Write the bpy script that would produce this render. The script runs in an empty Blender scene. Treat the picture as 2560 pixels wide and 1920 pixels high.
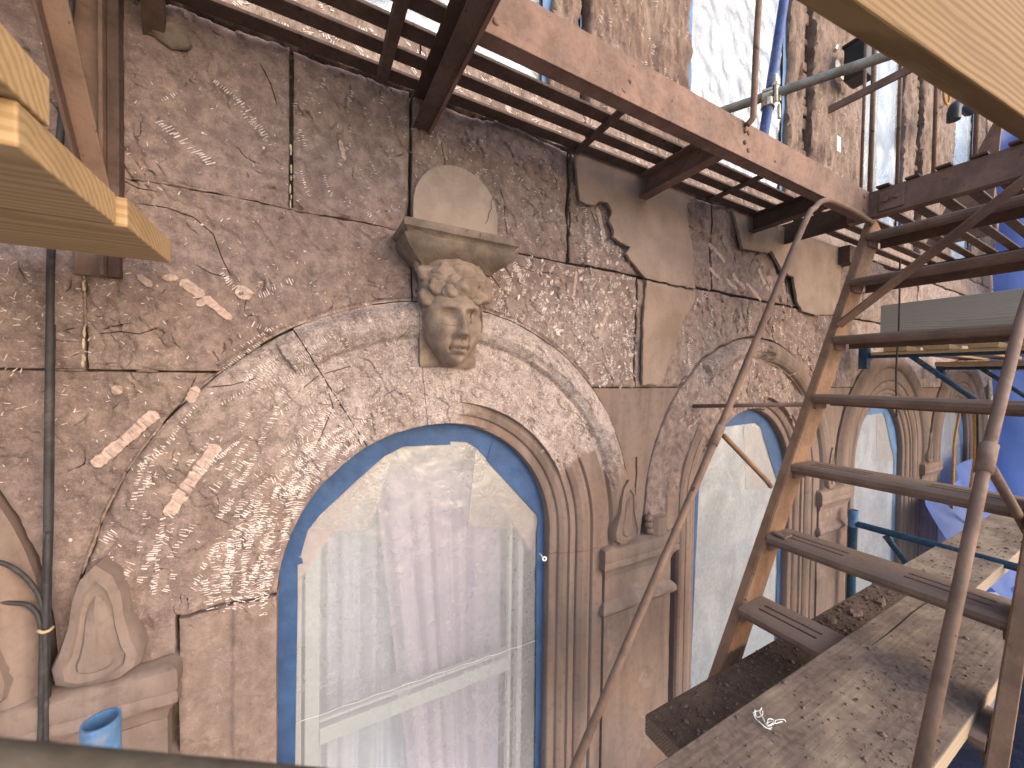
import bpy, bmesh, math, random
import numpy as np
from mathutils import Matrix, Vector, Quaternion
from mathutils.geometry import delaunay_2d_cdt

random.seed(7)
RS = np.random.RandomState(11)
SC = bpy.context.scene
COL = SC.collection

# ------------------------------------------------------------------ camera
F = 950.0
YAW, PITCH, ROLL, DIST = math.radians(28.46), math.radians(1.0), math.radians(0.8), 1.5
fw = np.array([math.sin(YAW) * math.cos(PITCH), math.cos(YAW) * math.cos(PITCH), -math.sin(PITCH)])
_r0 = np.array([math.cos(YAW), -math.sin(YAW), 0.0])
_u0 = np.cross(_r0, fw)
rt = math.cos(ROLL) * _r0 + math.sin(ROLL) * _u0
up = np.cross(rt, fw)
CAM = np.array([0.0, -DIST, 0.0])
cd = bpy.data.cameras.new("camera")
cam = bpy.data.objects.new("camera", cd)
COL.objects.link(cam)
cam.matrix_world = Matrix(((rt[0], up[0], -fw[0], CAM[0]), (rt[1], up[1], -fw[1], CAM[1]),
                           (rt[2], up[2], -fw[2], CAM[2]), (0, 0, 0, 1)))
cd.sensor_fit = 'HORIZONTAL'
cd.sensor_width = 36.0
cd.lens = F / 2560.0 * 36.0
cd.clip_start, cd.clip_end = 0.02, 400.0
cd.dof.use_dof = True
cd.dof.focus_distance = 1.7
cd.dof.aperture_fstop = cd.lens / 1000.0 / 0.0042
SC.camera = cam

# ------------------------------------------------------------------ sky, sun, exposure
W = bpy.data.worlds.new("World")
SC.world = W
W.use_nodes = True
wn = W.node_tree
bg = wn.nodes["Background"]
sky = wn.nodes.new("ShaderNodeTexSky")
sky.sky_type = 'NISHITA'
sky.sun_disc = False
SUN_DIR = Vector((-0.40, 0.80, -0.42)).normalized()      # the way the light travels
sky.sun_elevation = math.asin(-SUN_DIR.z)
sky.sun_rotation = math.atan2(-SUN_DIR.x, -SUN_DIR.y)
sky.air_density = 1.0
sky.dust_density = 1.8
sky.ozone_density = 0.4
wn.links.new(sky.outputs[0], bg.inputs[0])
bg.inputs[1].default_value = 0.15
sl = bpy.data.lights.new("sun", 'SUN')
sl.energy = 0.68
sl.angle = math.radians(80)
sl.color = (1.0, 0.98, 0.96)
so = bpy.data.objects.new("sun", sl)
COL.objects.link(so)
so.location = (3, -6, 6)
so.rotation_euler = SUN_DIR.to_track_quat('-Z', 'Y').to_euler()
vs = SC.view_settings
vs.view_transform = 'Standard'
vs.look = 'None'
vs.gamma = 1.0
vs.use_curve_mapping = False
vs.exposure = 1.45

# ------------------------------------------------------------------ helpers
K = 2560.0 / 2212.0                                      # my tracing scale -> photograph pixels

def ray(px, py):
    return fw + rt * ((px - 1280) / F) + up * ((960 - py) / F)

def at(x, y, Y=0.0):                                     # photograph point -> point on the plane at depth Y
    d = ray(x * K, y * K)
    t = (Y - CAM[1]) / d[1]
    return CAM + t * d

def onz(x, y, Z):
    d = ray(x * K, y * K)
    return CAM + (Z - CAM[2]) / d[2] * d

def onx(x, y, X):
    d = ray(x * K, y * K)
    return CAM + (X - CAM[0]) / d[0] * d

def xz(pts, Y=0.0):
    out = []
    for a, b in pts:
        p = at(a, b, Y)
        out.append((p[0], p[2]))
    return out

def z7(pts):                                             # traced in an enlarged crop
    return [((1340 + a / 3.16) / K, (480 + b / 3.16) / K) for a, b in pts]

def thing(name, label, cat, loc=(0, 0, 0), group=None):
    o = bpy.data.objects.new(name, None)
    o.empty_display_size = 0.1
    COL.objects.link(o)
    o.location = loc
    o["label"] = label
    o["category"] = cat
    if group:
        o["group"] = group
    return o

def tag(o, label, cat, group=None):
    o["label"] = label
    o["category"] = cat
    if group:
        o["group"] = group
    return o

def wloc(o):
    p = Vector((0, 0, 0))
    while o is not None:
        p = p + o.location
        o = o.parent
    return p

def obj(name, V, Fc, mat, parent=None, smooth=None, bevel=0, attrs=None, kind=None, label=None, R=None):
    """one mesh object; V in world coordinates (or local to rotation R)."""
    V = np.asarray(V, float)
    c = (V.min(0) + V.max(0)) / 2
    me = bpy.data.meshes.new(name)
    me.from_pydata((V - c).tolist(), [], [tuple(map(int, f)) for f in Fc])
    me.update()
    if attrs:
        for k, a in attrs.items():
            at_ = me.attributes.new(k, 'FLOAT', 'POINT')
            at_.data.foreach_set('value', np.asarray(a, np.float32))
    me.materials.append(mat)
    if smooth is not None:
        me.polygons.foreach_set('use_smooth', [True] * len(me.polygons))
        if smooth < 179:
            me.set_sharp_from_angle(angle=math.radians(smooth))
    o = bpy.data.objects.new(name, me)
    COL.objects.link(o)
    c = Vector(c)
    if R is not None:
        o.rotation_euler = R.to_euler()
        c = R @ c
    if parent is not None:
        o.parent = parent
        c = c - wloc(parent)
    o.location = c
    if bevel:
        m = o.modifiers.new("bevel", 'BEVEL')
        m.width = bevel
        m.segments = 2
        m.limit_method = 'ANGLE'
        m.angle_limit = math.radians(40)
    if kind:
        o["kind"] = kind
    if label:
        o["label"] = label
    return o

def dup(o, delta, parent=None):
    c = o.copy()
    COL.objects.link(c)
    if parent is not None:
        c.parent = parent
    c.location = o.location + Vector(delta)
    return c

class MB:
    def __init__(s):
        s.v = []
        s.f = []
    def add(s, V, Fc):
        b = len(s.v)
        s.v.extend([tuple(p) for p in V])
        s.f.extend([tuple(i + b for i in f) for f in Fc])
        return s
    def hexa(s, P):                                      # 8 corners: bottom 4 then top 4
        return s.add(P, [(0, 3, 2, 1), (4, 5, 6, 7), (0, 1, 5, 4), (1, 2, 6, 5), (2, 3, 7, 6), (3, 0, 4, 7)])
    def box(s, lo, hi):
        x0, y0, z0 = lo
        x1, y1, z1 = hi
        return s.hexa([(x0, y0, z0), (x1, y0, z0), (x1, y1, z0), (x0, y1, z0),
                       (x0, y0, z1), (x1, y0, z1), (x1, y1, z1), (x0, y1, z1)])
    def bar(s, p0, p1, w, h, side):                      # rectangular bar p0->p1; w measured along side
        p0, p1 = np.array(p0, float), np.array(p1, float)
        d = p1 - p0
        d /= np.linalg.norm(d)
        a = np.array(side, float)
        a = a - d * (a @ d)
        a /= np.linalg.norm(a)
        b = np.cross(d, a)
        q = []
        for p in (p0, p1):
            q += [p - a * w / 2 - b * h / 2, p + a * w / 2 - b * h / 2, p + a * w / 2 + b * h / 2, p - a * w / 2 + b * h / 2]
        return s.hexa(q)
    def tube(s, pts, r, n=10, caps=True):
        pts = [np.array(p, float) for p in pts]
        rr = r if hasattr(r, '__len__') else [r] * len(pts)
        V, Fc = [], []
        t0 = pts[1] - pts[0]
        t0 /= np.linalg.norm(t0)
        a = np.cross(t0, (0, 0, 1.0))
        if np.linalg.norm(a) < .1:
            a = np.cross(t0, (0, 1.0, 0))
        a /= np.linalg.norm(a)
        for i, p in enumerate(pts):
            t = pts[min(i + 1, len(pts) - 1)] - pts[max(i - 1, 0)]
            t /= np.linalg.norm(t)
            a = a - t * (a @ t)
            a /= np.linalg.norm(a)
            b = np.cross(t, a)
            for k in range(n):
                g = 2 * math.pi * k / n
                V.append(p + rr[i] * (a * math.cos(g) + b * math.sin(g)))
        for i in range(len(pts) - 1):
            for k in range(n):
                k2 = (k + 1) % n
                Fc.append((i * n + k, i * n + k2, (i + 1) * n + k2, (i + 1) * n + k))
        if caps:
            Fc.append(tuple(range(n - 1, -1, -1)))
            Fc.append(tuple(range((len(pts) - 1) * n, len(pts) * n)))
        return s.add(V, Fc)
    def sphere(s, c, r, sc=(1, 1, 1), nu=12, nv=8):
        V, Fc = [], []
        for j in range(nv + 1):
            ph = math.pi * j / nv
            for i in range(nu):
                g = 2 * math.pi * i / nu
                V.append((c[0] + r * sc[0] * math.sin(ph) * math.cos(g), c[1] + r * sc[1] * math.sin(ph) * math.sin(g), c[2] + r * sc[2] * math.cos(ph)))
        for j in range(nv):
            for i in range(nu):
                i2 = (i + 1) % nu
                Fc.append((j * nu + i, j * nu + i2, (j + 1) * nu + i2, (j + 1) * nu + i))
        return s.add(V, Fc)
    def build(s, name, mat, parent=None, **kw):
        return obj(name, s.v, s.f, mat, parent, **kw)

def arcpts(c, r, a0, a1, n, axes):
    A, B = np.array(axes[0], float), np.array(axes[1], float)
    return [np.array(c) + r * (A * math.cos(g) + B * math.sin(g)) for g in np.linspace(a0, a1, n)]

def bezier(P, n=16):
    """Catmull-Rom through P"""
    P = [np.array(p, float) for p in P]
    Q = [2 * P[0] - P[1]] + P + [2 * P[-1] - P[-2]]
    out = []
    for i in range(1, len(Q) - 2):
        for t in np.linspace(0, 1, n, endpoint=False):
            a, b, c, d = Q[i - 1:i + 3]
            out.append(.5 * ((2 * b) + (-a + c) * t + (2 * a - 5 * b + 4 * c - d) * t * t + (-a + 3 * b - 3 * c + d) * t ** 3))
    out.append(P[-1])
    return out

# numpy value noise
def _h(ix, iz, seed):
    n = (ix * 374761393 + iz * 668265263 + seed * 1442695041) & 0xFFFFFFFF
    n = ((n ^ (n >> 13)) * 1274126177) & 0xFFFFFFFF
    return ((n ^ (n >> 16)) & 0xFFFF) / 65535.0

def vnoise(x, z, seed=0):
    ix, iz = np.floor(x).astype(np.int64), np.floor(z).astype(np.int64)
    fx, fz = x - ix, z - iz
    fx, fz = fx * fx * fx * (fx * (fx * 6 - 15) + 10), fz * fz * fz * (fz * (fz * 6 - 15) + 10)
    a, b = _h(ix, iz, seed), _h(ix + 1, iz, seed)
    c, d = _h(ix, iz + 1, seed), _h(ix + 1, iz + 1, seed)
    return (a + (b - a) * fx + (c - a) * fz + (a - b - c + d) * fx * fz) * 2 - 1

def fbm(x, z, size, oct=4, seed=0, gain=.5):
    x, z = np.asarray(x, float) / size, np.asarray(z, float) / size
    s, a, t = 0, 1.0, 0
    for i in range(oct):
        c, sn = math.cos(i * 1.1), math.sin(i * 1.1)
        s = s + a * vnoise(c * x - sn * z + 13.7 * i, sn * x + c * z - 7.3 * i, seed + i * 17)
        t += a
        a *= gain
        x, z = x * 2.03, z * 2.03
    return s / t

def sstep(a, b, x):
    t = np.clip((x - a) / (b - a), 0, 1)
    return t * t * (3 - 2 * t)

# ------------------------------------------------------------------ materials
class Mat:
    def __init__(s, name):
        s.m = bpy.data.materials.new(name)
        s.m.use_nodes = True
        s.t = s.m.node_tree
        s.b = s.t.nodes["Principled BSDF"]
        s.b.inputs["Roughness"].default_value = .85
        s.b.inputs["Specular IOR Level"].default_value = .25
        s._pos = None
    def n(s, kind, **kw):
        nd = s.t.nodes.new(kind)
        for k, v in kw.items():
            setattr(nd, k, v)
        return nd
    def l(s, a, b):
        s.t.links.new(a, b)
    def sock(s, v, inp):
        if hasattr(v, 'is_linked') or isinstance(v, bpy.types.NodeSocket):
            s.l(v, inp)
        else:
            inp.default_value = v
    def pos(s):
        return s.n("ShaderNodeNewGeometry").outputs["Position"]
    def obc(s):
        return s.n("ShaderNodeTexCoord").outputs["Object"]
    def map(s, v, scale=(1, 1, 1), loc=(0, 0, 0), rot=(0, 0, 0)):
        nd = s.n("ShaderNodeMapping")
        s.l(v, nd.inputs[0])
        nd.inputs["Scale"].default_value = scale
        nd.inputs["Location"].default_value = loc
        nd.inputs["Rotation"].default_value = rot
        return nd.outputs[0]
    def noise(s, v, scale, detail=4, rough=.55, dist=0):
        nd = s.n("ShaderNodeTexNoise")
        s.l(v, nd.inputs["Vector"])
        nd.inputs["Scale"].default_value = scale
        nd.inputs["Detail"].default_value = detail
        nd.inputs["Roughness"].default_value = rough
        nd.inputs["Distortion"].default_value = dist
        return nd.outputs[0]
    def ramp(s, v, a, b, lo=0.0, hi=1.0):
        nd = s.n("ShaderNodeMapRange")
        nd.interpolation_type = 'SMOOTHSTEP'
        s.l(v, nd.inputs[0])
        nd.inputs[1].default_value = a
        nd.inputs[2].default_value = b
        nd.inputs[3].default_value = lo
        nd.inputs[4].default_value = hi
        return nd.outputs[0]
    def mix(s, f, a, b, mode='MIX'):
        nd = s.n("ShaderNodeMix", data_type='RGBA', blend_type=mode)
        s.sock(f, nd.inputs[0])
        for v, i in ((a, 6), (b, 7)):
            if isinstance(v, tuple):
                nd.inputs[i].default_value = (*v, 1)
            else:
                s.l(v, nd.inputs[i])
        return nd.outputs[2]
    def math(s, op, a, b=0.0, clamp=False):
        nd = s.n("ShaderNodeMath", operation=op, use_clamp=clamp)
        s.sock(a, nd.inputs[0])
        s.sock(b, nd.inputs[1])
        return nd.outputs[0]
    def attr(s, name):
        nd = s.n("ShaderNodeAttribute", attribute_name=name)
        return nd.outputs["Fac"]
    def rnd(s):
        return s.n("ShaderNodeObjectInfo").outputs["Random"]
    def value(s, c, v):                                  # multiply a colour by a factor
        nd = s.n("ShaderNodeHueSaturation")
        s.l(c, nd.inputs["Color"])
        s.sock(v, nd.inputs["Value"])
        return nd.outputs[0]
    def bump(s, h, dist=.003, strength=1.0, prev=None):
        nd = s.n("ShaderNodeBump")
        s.l(h, nd.inputs["Height"])
        nd.inputs["Distance"].default_value = dist
        nd.inputs["Strength"].default_value = strength
        if prev is not None:
            s.l(prev, nd.inputs["Normal"])
        return nd.outputs[0]
    def done(s, col=None, rough=None, nrm=None, metal=None, spec=None):
        if col is not None:
            if isinstance(col, tuple):
                s.b.inputs["Base Color"].default_value = (*col, 1)
            else:
                s.l(col, s.b.inputs["Base Color"])
        if rough is not None:
            s.sock(rough, s.b.inputs["Roughness"])
        if nrm is not None:
            s.l(nrm, s.b.inputs["Normal"])
        if metal is not None:
            s.sock(metal, s.b.inputs["Metallic"])
        if spec is not None:
            s.b.inputs["Specular IOR Level"].default_value = spec
        return s.m

def mat_stone(name, mauve, tan, pale, smooth_col, streak=False):
    m = Mat(name)
    p = m.pos()
    pv = m.map(p, (1, 1, .28)) if streak else p
    n1 = m.noise(p, 2.6, 5, .6, .3)
    n2 = m.noise(pv, 21, 8, .62)
    n3 = m.noise(pv, 120, 6, .65)
    n4 = m.noise(p, 480, 3, .6)
    n5 = m.noise(p, 7.5, 6, .65, .5)
    col = m.mix(m.ramp(n1, .36, .64), mauve, tan)
    col = m.mix(m.ramp(n2, .36, .72, .75, 0), col, tuple(c * .5 for c in mauve))
    gr = m.noise(p, 230, 4, .7)                          # sandy grain, salt and pepper
    col = m.value(col, m.ramp(gr, .34, .66, .86, 1.14))
    col = m.mix(m.ramp(n3, .30, .42, .28, 0), col, tuple(c * .42 for c in mauve))
    fr = m.math('MULTIPLY', m.attr("fresh"), m.ramp(m.math('ADD', m.math('MULTIPLY', n2, .3), m.math('ADD', m.math('MULTIPLY', n3, .4), m.math('MULTIPLY', gr, .3))), .40, .58, .1, .85))
    col = m.mix(fr, col, tuple(c * .80 for c in pale))
    sp = m.ramp(n3, .575, .67)                           # pale grains knocked open all over the old face
    sp = m.math('MULTIPLY', sp, m.ramp(n5, .38, .60, .10, 1.0))
    col = m.mix(m.math('MULTIPLY', sp, .32), col, pale)
    col = m.value(col, m.ramp(m.rnd(), 0, 1, .92, 1.08))
    # surviving smooth dressed face: tan with stains that run down
    st = m.noise(m.map(p, (9, 9, 1.1)), 1.0, 6, .6, .4)
    st2 = m.noise(p, 34, 6, .6)
    sc = m.mix(m.ramp(st, .34, .66), tuple(c * .66 for c in smooth_col), smooth_col)
    sc = m.mix(m.ramp(n1, .45, .7, 0, .5), sc, (smooth_col[0] * 1.02, smooth_col[1] * .84, smooth_col[2] * .72))
    sc = m.mix(m.ramp(st2, .5, .72, 0, .45), sc, tuple(c * .5 for c in smooth_col))
    sm = m.attr("smoo")
    col = m.mix(sm, col, sc)
    col = m.mix(m.attr("crack"), col, (.045, .03, .025))
    hgt = m.math('ADD', m.math('MULTIPLY', n2, .9), m.math('ADD', m.math('MULTIPLY', n3, .75), m.math('MULTIPLY', n4, .35)))
    dist = m.ramp(sm, 0, 1, 1.0, .28)
    nd = m.n("ShaderNodeBump")
    m.l(hgt, nd.inputs["Height"])
    nd.inputs["Distance"].default_value = .0037
    m.l(dist, nd.inputs["Strength"])
    return m.done(col, .93, nd.outputs[0], spec=.18)

M_STONE = mat_stone("brownstone", (.250, .172, .152), (.300, .212, .176), (.58, .475, .44), (.220, .159, .134))
M_PIER = mat_stone("weathered_brownstone", (.185, .117, .094), (.245, .165, .128), (.44, .35, .30), (.22, .155, .115), streak=True)

def mat_simple(name, col, var=.25, scale=20, rough=.85, bump=.002, bscale=120, spec=.25, metal=0.0, obc=True, stain=None):
    m = Mat(name)
    v = m.obc() if obc else m.pos()
    n = m.noise(v, scale, 6, .6)
    n2 = m.noise(v, bscale, 5, .6)
    c = m.mix(m.ramp(n, .32, .68), tuple(x * (1 - var) for x in col), tuple(min(1, x * (1 + var)) for x in col))
    if stain:
        n3 = m.noise(v, scale * .35, 6, .65, .4)
        c = m.mix(m.ramp(n3, .54, .68, 0, .8), c, stain)
    nr = m.bump(m.math('ADD', n, n2), bump) if bump else None
    return m.done(c, rough, nr, metal, spec)

M_RENDER = mat_simple("old_render_coat", (.265, .190, .152), .16, 5, .9, .004, 46, obc=False, stain=(.215, .152, .116))
M_TABLET = mat_simple("smooth_tablet_stone", (.31, .232, .188), .12, 9, .9, .0018, 260, obc=False, stain=(.225, .165, .122))
M_SHELF = mat_simple("stained_shelf_stone", (.175, .130, .102), .28, 14, .92, .0024, 150, obc=False, stain=(.11, .08, .062))
M_PALE = mat_simple("fresh_cut_stone", (.60, .505, .47), .22, 60, .95, .001, 300, obc=False)
M_BAR = mat_simple("scraped_stone", (.40, .285, .24), .2, 90, .95, .001, 300, obc=False)
M_MORTAR = mat_simple("old_mortar", (.10, .075, .055), .4, 30, .95, .004, 90, obc=False, stain=(.30, .25, .17))
M_CARVE = mat_simple("carved_brownstone", (.235, .168, .130), .24, 16, .92, .0028, 130, obc=False, stain=(.15, .105, .08))

def mat_rust(name, base, dust, rustc, specks=.5):
    m = Mat(name)
    v = m.obc()
    g = m.n("ShaderNodeNewGeometry")
    sx = m.n("ShaderNodeSeparateXYZ")
    m.l(g.outputs["Normal"], sx.inputs[0])
    n = m.noise(v, 7, 6, .65, .3)
    n2 = m.noise(v, 60, 5, .65)
    n3 = m.noise(v, 26, 3, .5)
    c = m.mix(m.ramp(n, .35, .65), tuple(x * .78 for x in base), tuple(x * 1.2 for x in base))
    c = m.mix(m.ramp(n2, .62, .70, 0, specks), c, rustc)
    c = m.mix(m.ramp(n3, .70, .74, 0, .9), c, (.035, .02, .016))
    up_ = m.ramp(sx.outputs[2], .35, .95)                # stone dust settled on whatever faces up
    dn = m.math('MULTIPLY', up_, m.ramp(n, .25, .6, .55, .95))
    c = m.mix(dn, c, dust)
    return m.done(c, m.ramp(n2, .3, .7, .6, .9), m.bump(m.math('ADD', n2, m.math('MULTIPLY', n3, .6)), .0018), spec=.3)

M_IRON = mat_rust("brown_painted_iron", (.180, .106, .080), (.22, .15, .115), (.10, .035, .018))
M_IRON2 = mat_rust("rusty_orange_iron", (.235, .125, .072), (.24, .165, .125), (.13, .045, .02), .7)
M_IRON3 = mat_rust("dusty_rail_iron", (.180, .110, .080), (.215, .150, .115), (.13, .06, .035), .5)
M_IRON4 = mat_rust("dark_slat_iron", (.092, .056, .043), (.15, .10, .08), (.06, .025, .015), .5)

def mat_wood(name, light, dark, ring=55, dirt=None, dirt_amt=.5, grey=0, off=(0, .31, .23), glow=1.0):
    """solid timber grain: growth rings about an axis outside the board, drawn out along local X"""
    m = Mat(name)
    v = m.obc()
    wv = m.n("ShaderNodeTexWave", wave_type='RINGS', rings_direction='X', wave_profile='SIN')
    lowx = m.map(v, (.35, 1, 1), off)
    nz = m.noise(m.map(v, (.5, 3, 3)), 2.2, 3, .5)
    add = m.n("ShaderNodeVectorMath", operation='ADD')
    sc = m.n("ShaderNodeVectorMath", operation='SCALE')
    cmb = m.n("ShaderNodeCombineXYZ")
    m.l(nz, cmb.inputs[1])
    m.l(m.noise(m.map(v, (.5, 3, 3), (5, 2, 1)), 2.0, 3, .5), cmb.inputs[2])
    m.l(cmb.outputs[0], sc.inputs[0])
    sc.inputs["Scale"].default_value = .06
    m.l(lowx, add.inputs[0])
    m.l(sc.outputs[0], add.inputs[1])
    m.l(add.outputs[0], wv.inputs["Vector"])
    wv.inputs["Scale"].default_value = ring
    wv.inputs["Distortion"].default_value = 2.4
    wv.inputs["Detail"].default_value = 2
    wv.inputs["Detail Scale"].default_value = .8
    fib = m.noise(m.map(v, (3, 110, 110)), 1.0, 4, .6)
    big = m.noise(m.map(v, (.8, 5, 5)), 1.5, 4, .6)
    f = m.math('ADD', m.math('MULTIPLY', m.ramp(wv.outputs["Fac"], .25, .95), .42), m.math('MULTIPLY', fib, .58))
    c = m.mix(m.ramp(f, .15, .85), light, dark)
    c = m.mix(m.ramp(big, .45, .75, 0, .35), c, tuple(x * .62 for x in dark))
    if dirt:
        g = m.n("ShaderNodeNewGeometry")
        sx = m.n("ShaderNodeSeparateXYZ")
        m.l(g.outputs["Normal"], sx.inputs[0])
        d1 = m.noise(m.map(v, (1.6, 2.6, 2.6)), 2.6, 7, .62, .3)
        d2 = m.noise(v, 45, 5, .65)
        dm = m.ramp(m.math('ADD', m.math('MULTIPLY', d1, .75), m.math('MULTIPLY', d2, .25)), .54 - dirt_amt * .3, .76 - dirt_amt * .3)
        dm = m.math('MULTIPLY', dm, m.ramp(sx.outputs[2], .2, .8))
        c = m.mix(dm, c, m.mix(m.ramp(d2, .35, .65), tuple(x * .6 for x in dirt), dirt))
    nr = m.bump(m.math('ADD', m.math('MULTIPLY', wv.outputs["Fac"], .25), fib), .0009)
    return m.done(c, .8, nr, spec=.2)

M_PINE = mat_wood("new_pine", (.47, .322, .175), (.350, .216, .106), 19, off=(0, .10, .14))
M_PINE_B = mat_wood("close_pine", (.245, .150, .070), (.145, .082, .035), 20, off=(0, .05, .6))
M_PLANK = mat_wood("dirty_plank", (.36, .27, .195), (.31, .228, .162), 20, dirt=(.200, .142, .112), dirt_amt=.66)
M_PLANK2 = mat_wood("dirt_covered_plank", (.20, .135, .095), (.13, .085, .06), 40, dirt=(.125, .083, .063), dirt_amt=.75)
M_PLANK3 = mat_wood("dusty_grey_plank", (.34, .265, .20), (.30, .23, .17), 20, dirt=(.23, .17, .13), dirt_amt=.5)
M_GREYW = mat_wood("grey_board", (.46, .42, .36), (.36, .325, .28), 40)

M_TAPE = mat_simple("blue_masking_tape", (.032, .070, .165), .16, 9, .62, .0016, 60, spec=.35, obc=False)
M_TAPE2 = mat_simple("pale_blue_tape", (.085, .17, .33), .14, 9, .6, .001, 60, spec=.35, obc=False)
M_FRAME = mat_simple("off_white_window_paint", (.46, .475, .45), .06, 6, .5, .0005, 80)
M_INFILL = mat_simple("brown_arch_infill", (.42, .28, .23), .10, 6, .7, .0005, 80)
M_CREAM = mat_simple("cream_inner_paint", (.42, .37, .31), .05, 6, .7, .0005, 80)
M_LILAC = mat_simple("lilac_curtain", (.66, .56, .655), .05, 5, .9, .0006, 300)
M_WHITEC = mat_simple("white_curtain", (.62, .66, .72), .06, 5, .9, .0006, 300)
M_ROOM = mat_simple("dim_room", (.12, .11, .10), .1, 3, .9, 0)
M_BLUE = mat_simple("blue_scaffold_paint", (.080, .16, .30), .22, 24, .5, .0012, 90, stain=(.20, .19, .20))
M_BLUE2 = mat_simple("deep_blue_scaffold_paint", (.050, .080, .215), .22, 24, .5, .0012, 90, stain=(.20, .20, .24))
M_NAVY = mat_simple("dark_blue_scaffold_paint", (.022, .055, .095), .25, 24, .5, .0012, 90, stain=(.12, .11, .10))
M_GALV = mat_simple("dull_galvanised_tube", (.235, .215, .19), .25, 18, .55, .001, 90, metal=.35, stain=(.15, .125, .10))
M_CLAMP = mat_simple("zinc_coupler", (.52, .47, .39), .2, 30, .45, .001, 90, metal=.55, stain=(.2, .13, .08))
M_CLOSE = mat_simple("dusty_brown_tube", (.085, .068, .050), .3, 14, .8, .0015, 70, stain=(.14, .105, .075))
M_CABLE = mat_simple("black_cable", (.040, .035, .035), .25, 30, .6, .0006, 90, stain=(.10, .08, .07))
M_CABLE2 = mat_simple("orange_cable", (.42, .20, .04), .2, 30, .6, 0)
M_WHITE = mat_simple("white_plastic", (.78, .77, .73), .05, 30, .5, 0)
M_TAN = mat_simple("tan_cord", (.36, .25, .15), .2, 30, .8, 0)
M_BLACK = mat_simple("black_plastic", (.02, .022, .024), .2, 10, .4, .0005, 90)
M_DIRT = mat_simple("stone_dust_crumbs", (.170, .120, .097), .3, 60, .95, .001, 300)
M_DIRT2 = mat_simple("dark_stone_crumbs", (.125, .084, .065), .3, 60, .95, .001, 300)
M_TARP = mat_simple("blue_tarpaulin", (.115, .18, .46), .15, 2.2, .5, .010, 5, spec=.4, obc=False)
def _translucent(mt, col, f):                            # light also comes through the woven sheet
    t = mt.node_tree
    out = [q for q in t.nodes if q.type == 'OUTPUT_MATERIAL'][0]
    tl = t.nodes.new("ShaderNodeBsdfTranslucent")
    tl.inputs[0].default_value = (*col, 1)
    mx = t.nodes.new("ShaderNodeMixShader")
    mx.inputs[0].default_value = f
    t.links.new(t.nodes["Principled BSDF"].outputs[0], mx.inputs[1])
    t.links.new(tl.outputs[0], mx.inputs[2])
    t.links.new(mx.outputs[0], out.inputs[0])
_translucent(M_TARP, (.12, .19, .50), .35)
M_TARPD = mat_simple("dark_blue_netting", (.020, .027, .058), .35, 14, .7, .004, 60, obc=False)
M_GROUND = mat_simple("grey_paving", (.36, .34, .32), .2, 1.5, .9, .002, 60, obc=False)

def mat_plastic(name, col, lo, hi, gloss=.25, wr=.004, scale=9):
    """thin hazy polythene: part clear, part milky, with a soft crinkled sheen"""
    m = Mat(name)
    v = m.pos()
    n1 = m.noise(m.map(v, (1, 1, .55)), scale, 7, .62, .8)
    n2 = m.noise(v, scale * 9, 5, .6)
    n3 = m.noise(v, scale * .22, 5, .6)
    fac = m.ramp(m.math('ADD', m.math('MULTIPLY', n1, .35), m.math('ADD', m.math('MULTIPLY', n3, .45), m.math('MULTIPLY', n2, .2))), .36, .64, lo, hi)
    tr = m.n("ShaderNodeBsdfTransparent")
    tr.inputs[0].default_value = (.96, .96, .97, 1)
    df = m.n("ShaderNodeBsdfDiffuse")
    df.inputs[0].default_value = (*col, 1)
    tl = m.n("ShaderNodeBsdfTranslucent")
    tl.inputs[0].default_value = (*col, 1)
    gl = m.n("ShaderNodeBsdfGlossy")
    gl.inputs[0].default_value = (.95, .95, .97, 1)
    gl.inputs["Roughness"].default_value = .27
    nr = m.bump(m.math('ADD', n1, m.math('MULTIPLY', n2, .25)), wr * 2.5)
    for q in (df, gl):
        m.l(nr, q.inputs["Normal"])
    def mx(f, a, b):
        q = m.n("ShaderNodeMixShader")
        m.sock(f, q.inputs[0])
        m.l(a, q.inputs[1])
        m.l(b, q.inputs[2])
        return q.outputs[0]
    milk = mx(.3, df.outputs[0], tl.outputs[0])
    sh = mx(fac, tr.outputs[0], milk)
    sh = mx(gloss, sh, gl.outputs[0])
    out = [q for q in m.t.nodes if q.type == 'OUTPUT_MATERIAL'][0]
    m.l(sh, out.inputs[0])
    return m.m

M_POLY = mat_plastic("hazy_polythene", (.55, .53, .54), .30, .53, .12, .0035, 4)
M_POLY_DBL = mat_plastic("doubled_polythene", (.54, .49, .46), .30, .5, .12, .003, 9)
M_POLY_BR = mat_plastic("milky_polythene", (.50, .515, .55), .55, .93, .2, .004, 5)
M_POLY_UP = mat_plastic("crinkled_polythene", (.27, .28, .275), .5, .9, .20, .004, 4)
# ------------------------------------------------------------------ wall relief
ZC = -.77
XCS = [-1.68, .495, 2.745, 4.995, 7.245, 9.495]
R_OUT = 1.07
PR = np.array([.560, .566, .568, .572, .585, .612, .617, .64, .664, .668, .699, .703, .707, .711, .735, .765, .784, .788, .793, .80, .895, .912, .922, .945, .975, 1.01, 1.035, 1.05, 1.06, 1.08])
PY = np.array([.110, .105, .060, .052, .049, .049, .036, .026, .026, .014, .014, .022, .022, .010, -.004, -.008, -.002, .010, .010, -.006, -.006, .002, -.020, -.035, -.042, -.041, -.028, -.012, .0, .004])
CRR = np.array([.560, .574, .576, .60, .90, .925, .94, .975, 1.03, 1.055, 1.062, 1.08])

def polar(x, z, k):
    dx, dz = x - XCS[k], z - ZC
    upm = dz >= 0
    r = np.where(upm, np.hypot(dx, dz), np.abs(dx))
    th = np.where(upm, np.degrees(np.arctan2(dz, dx)), np.where(dx > 0, 0.0, 180.0))
    return r, th

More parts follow.
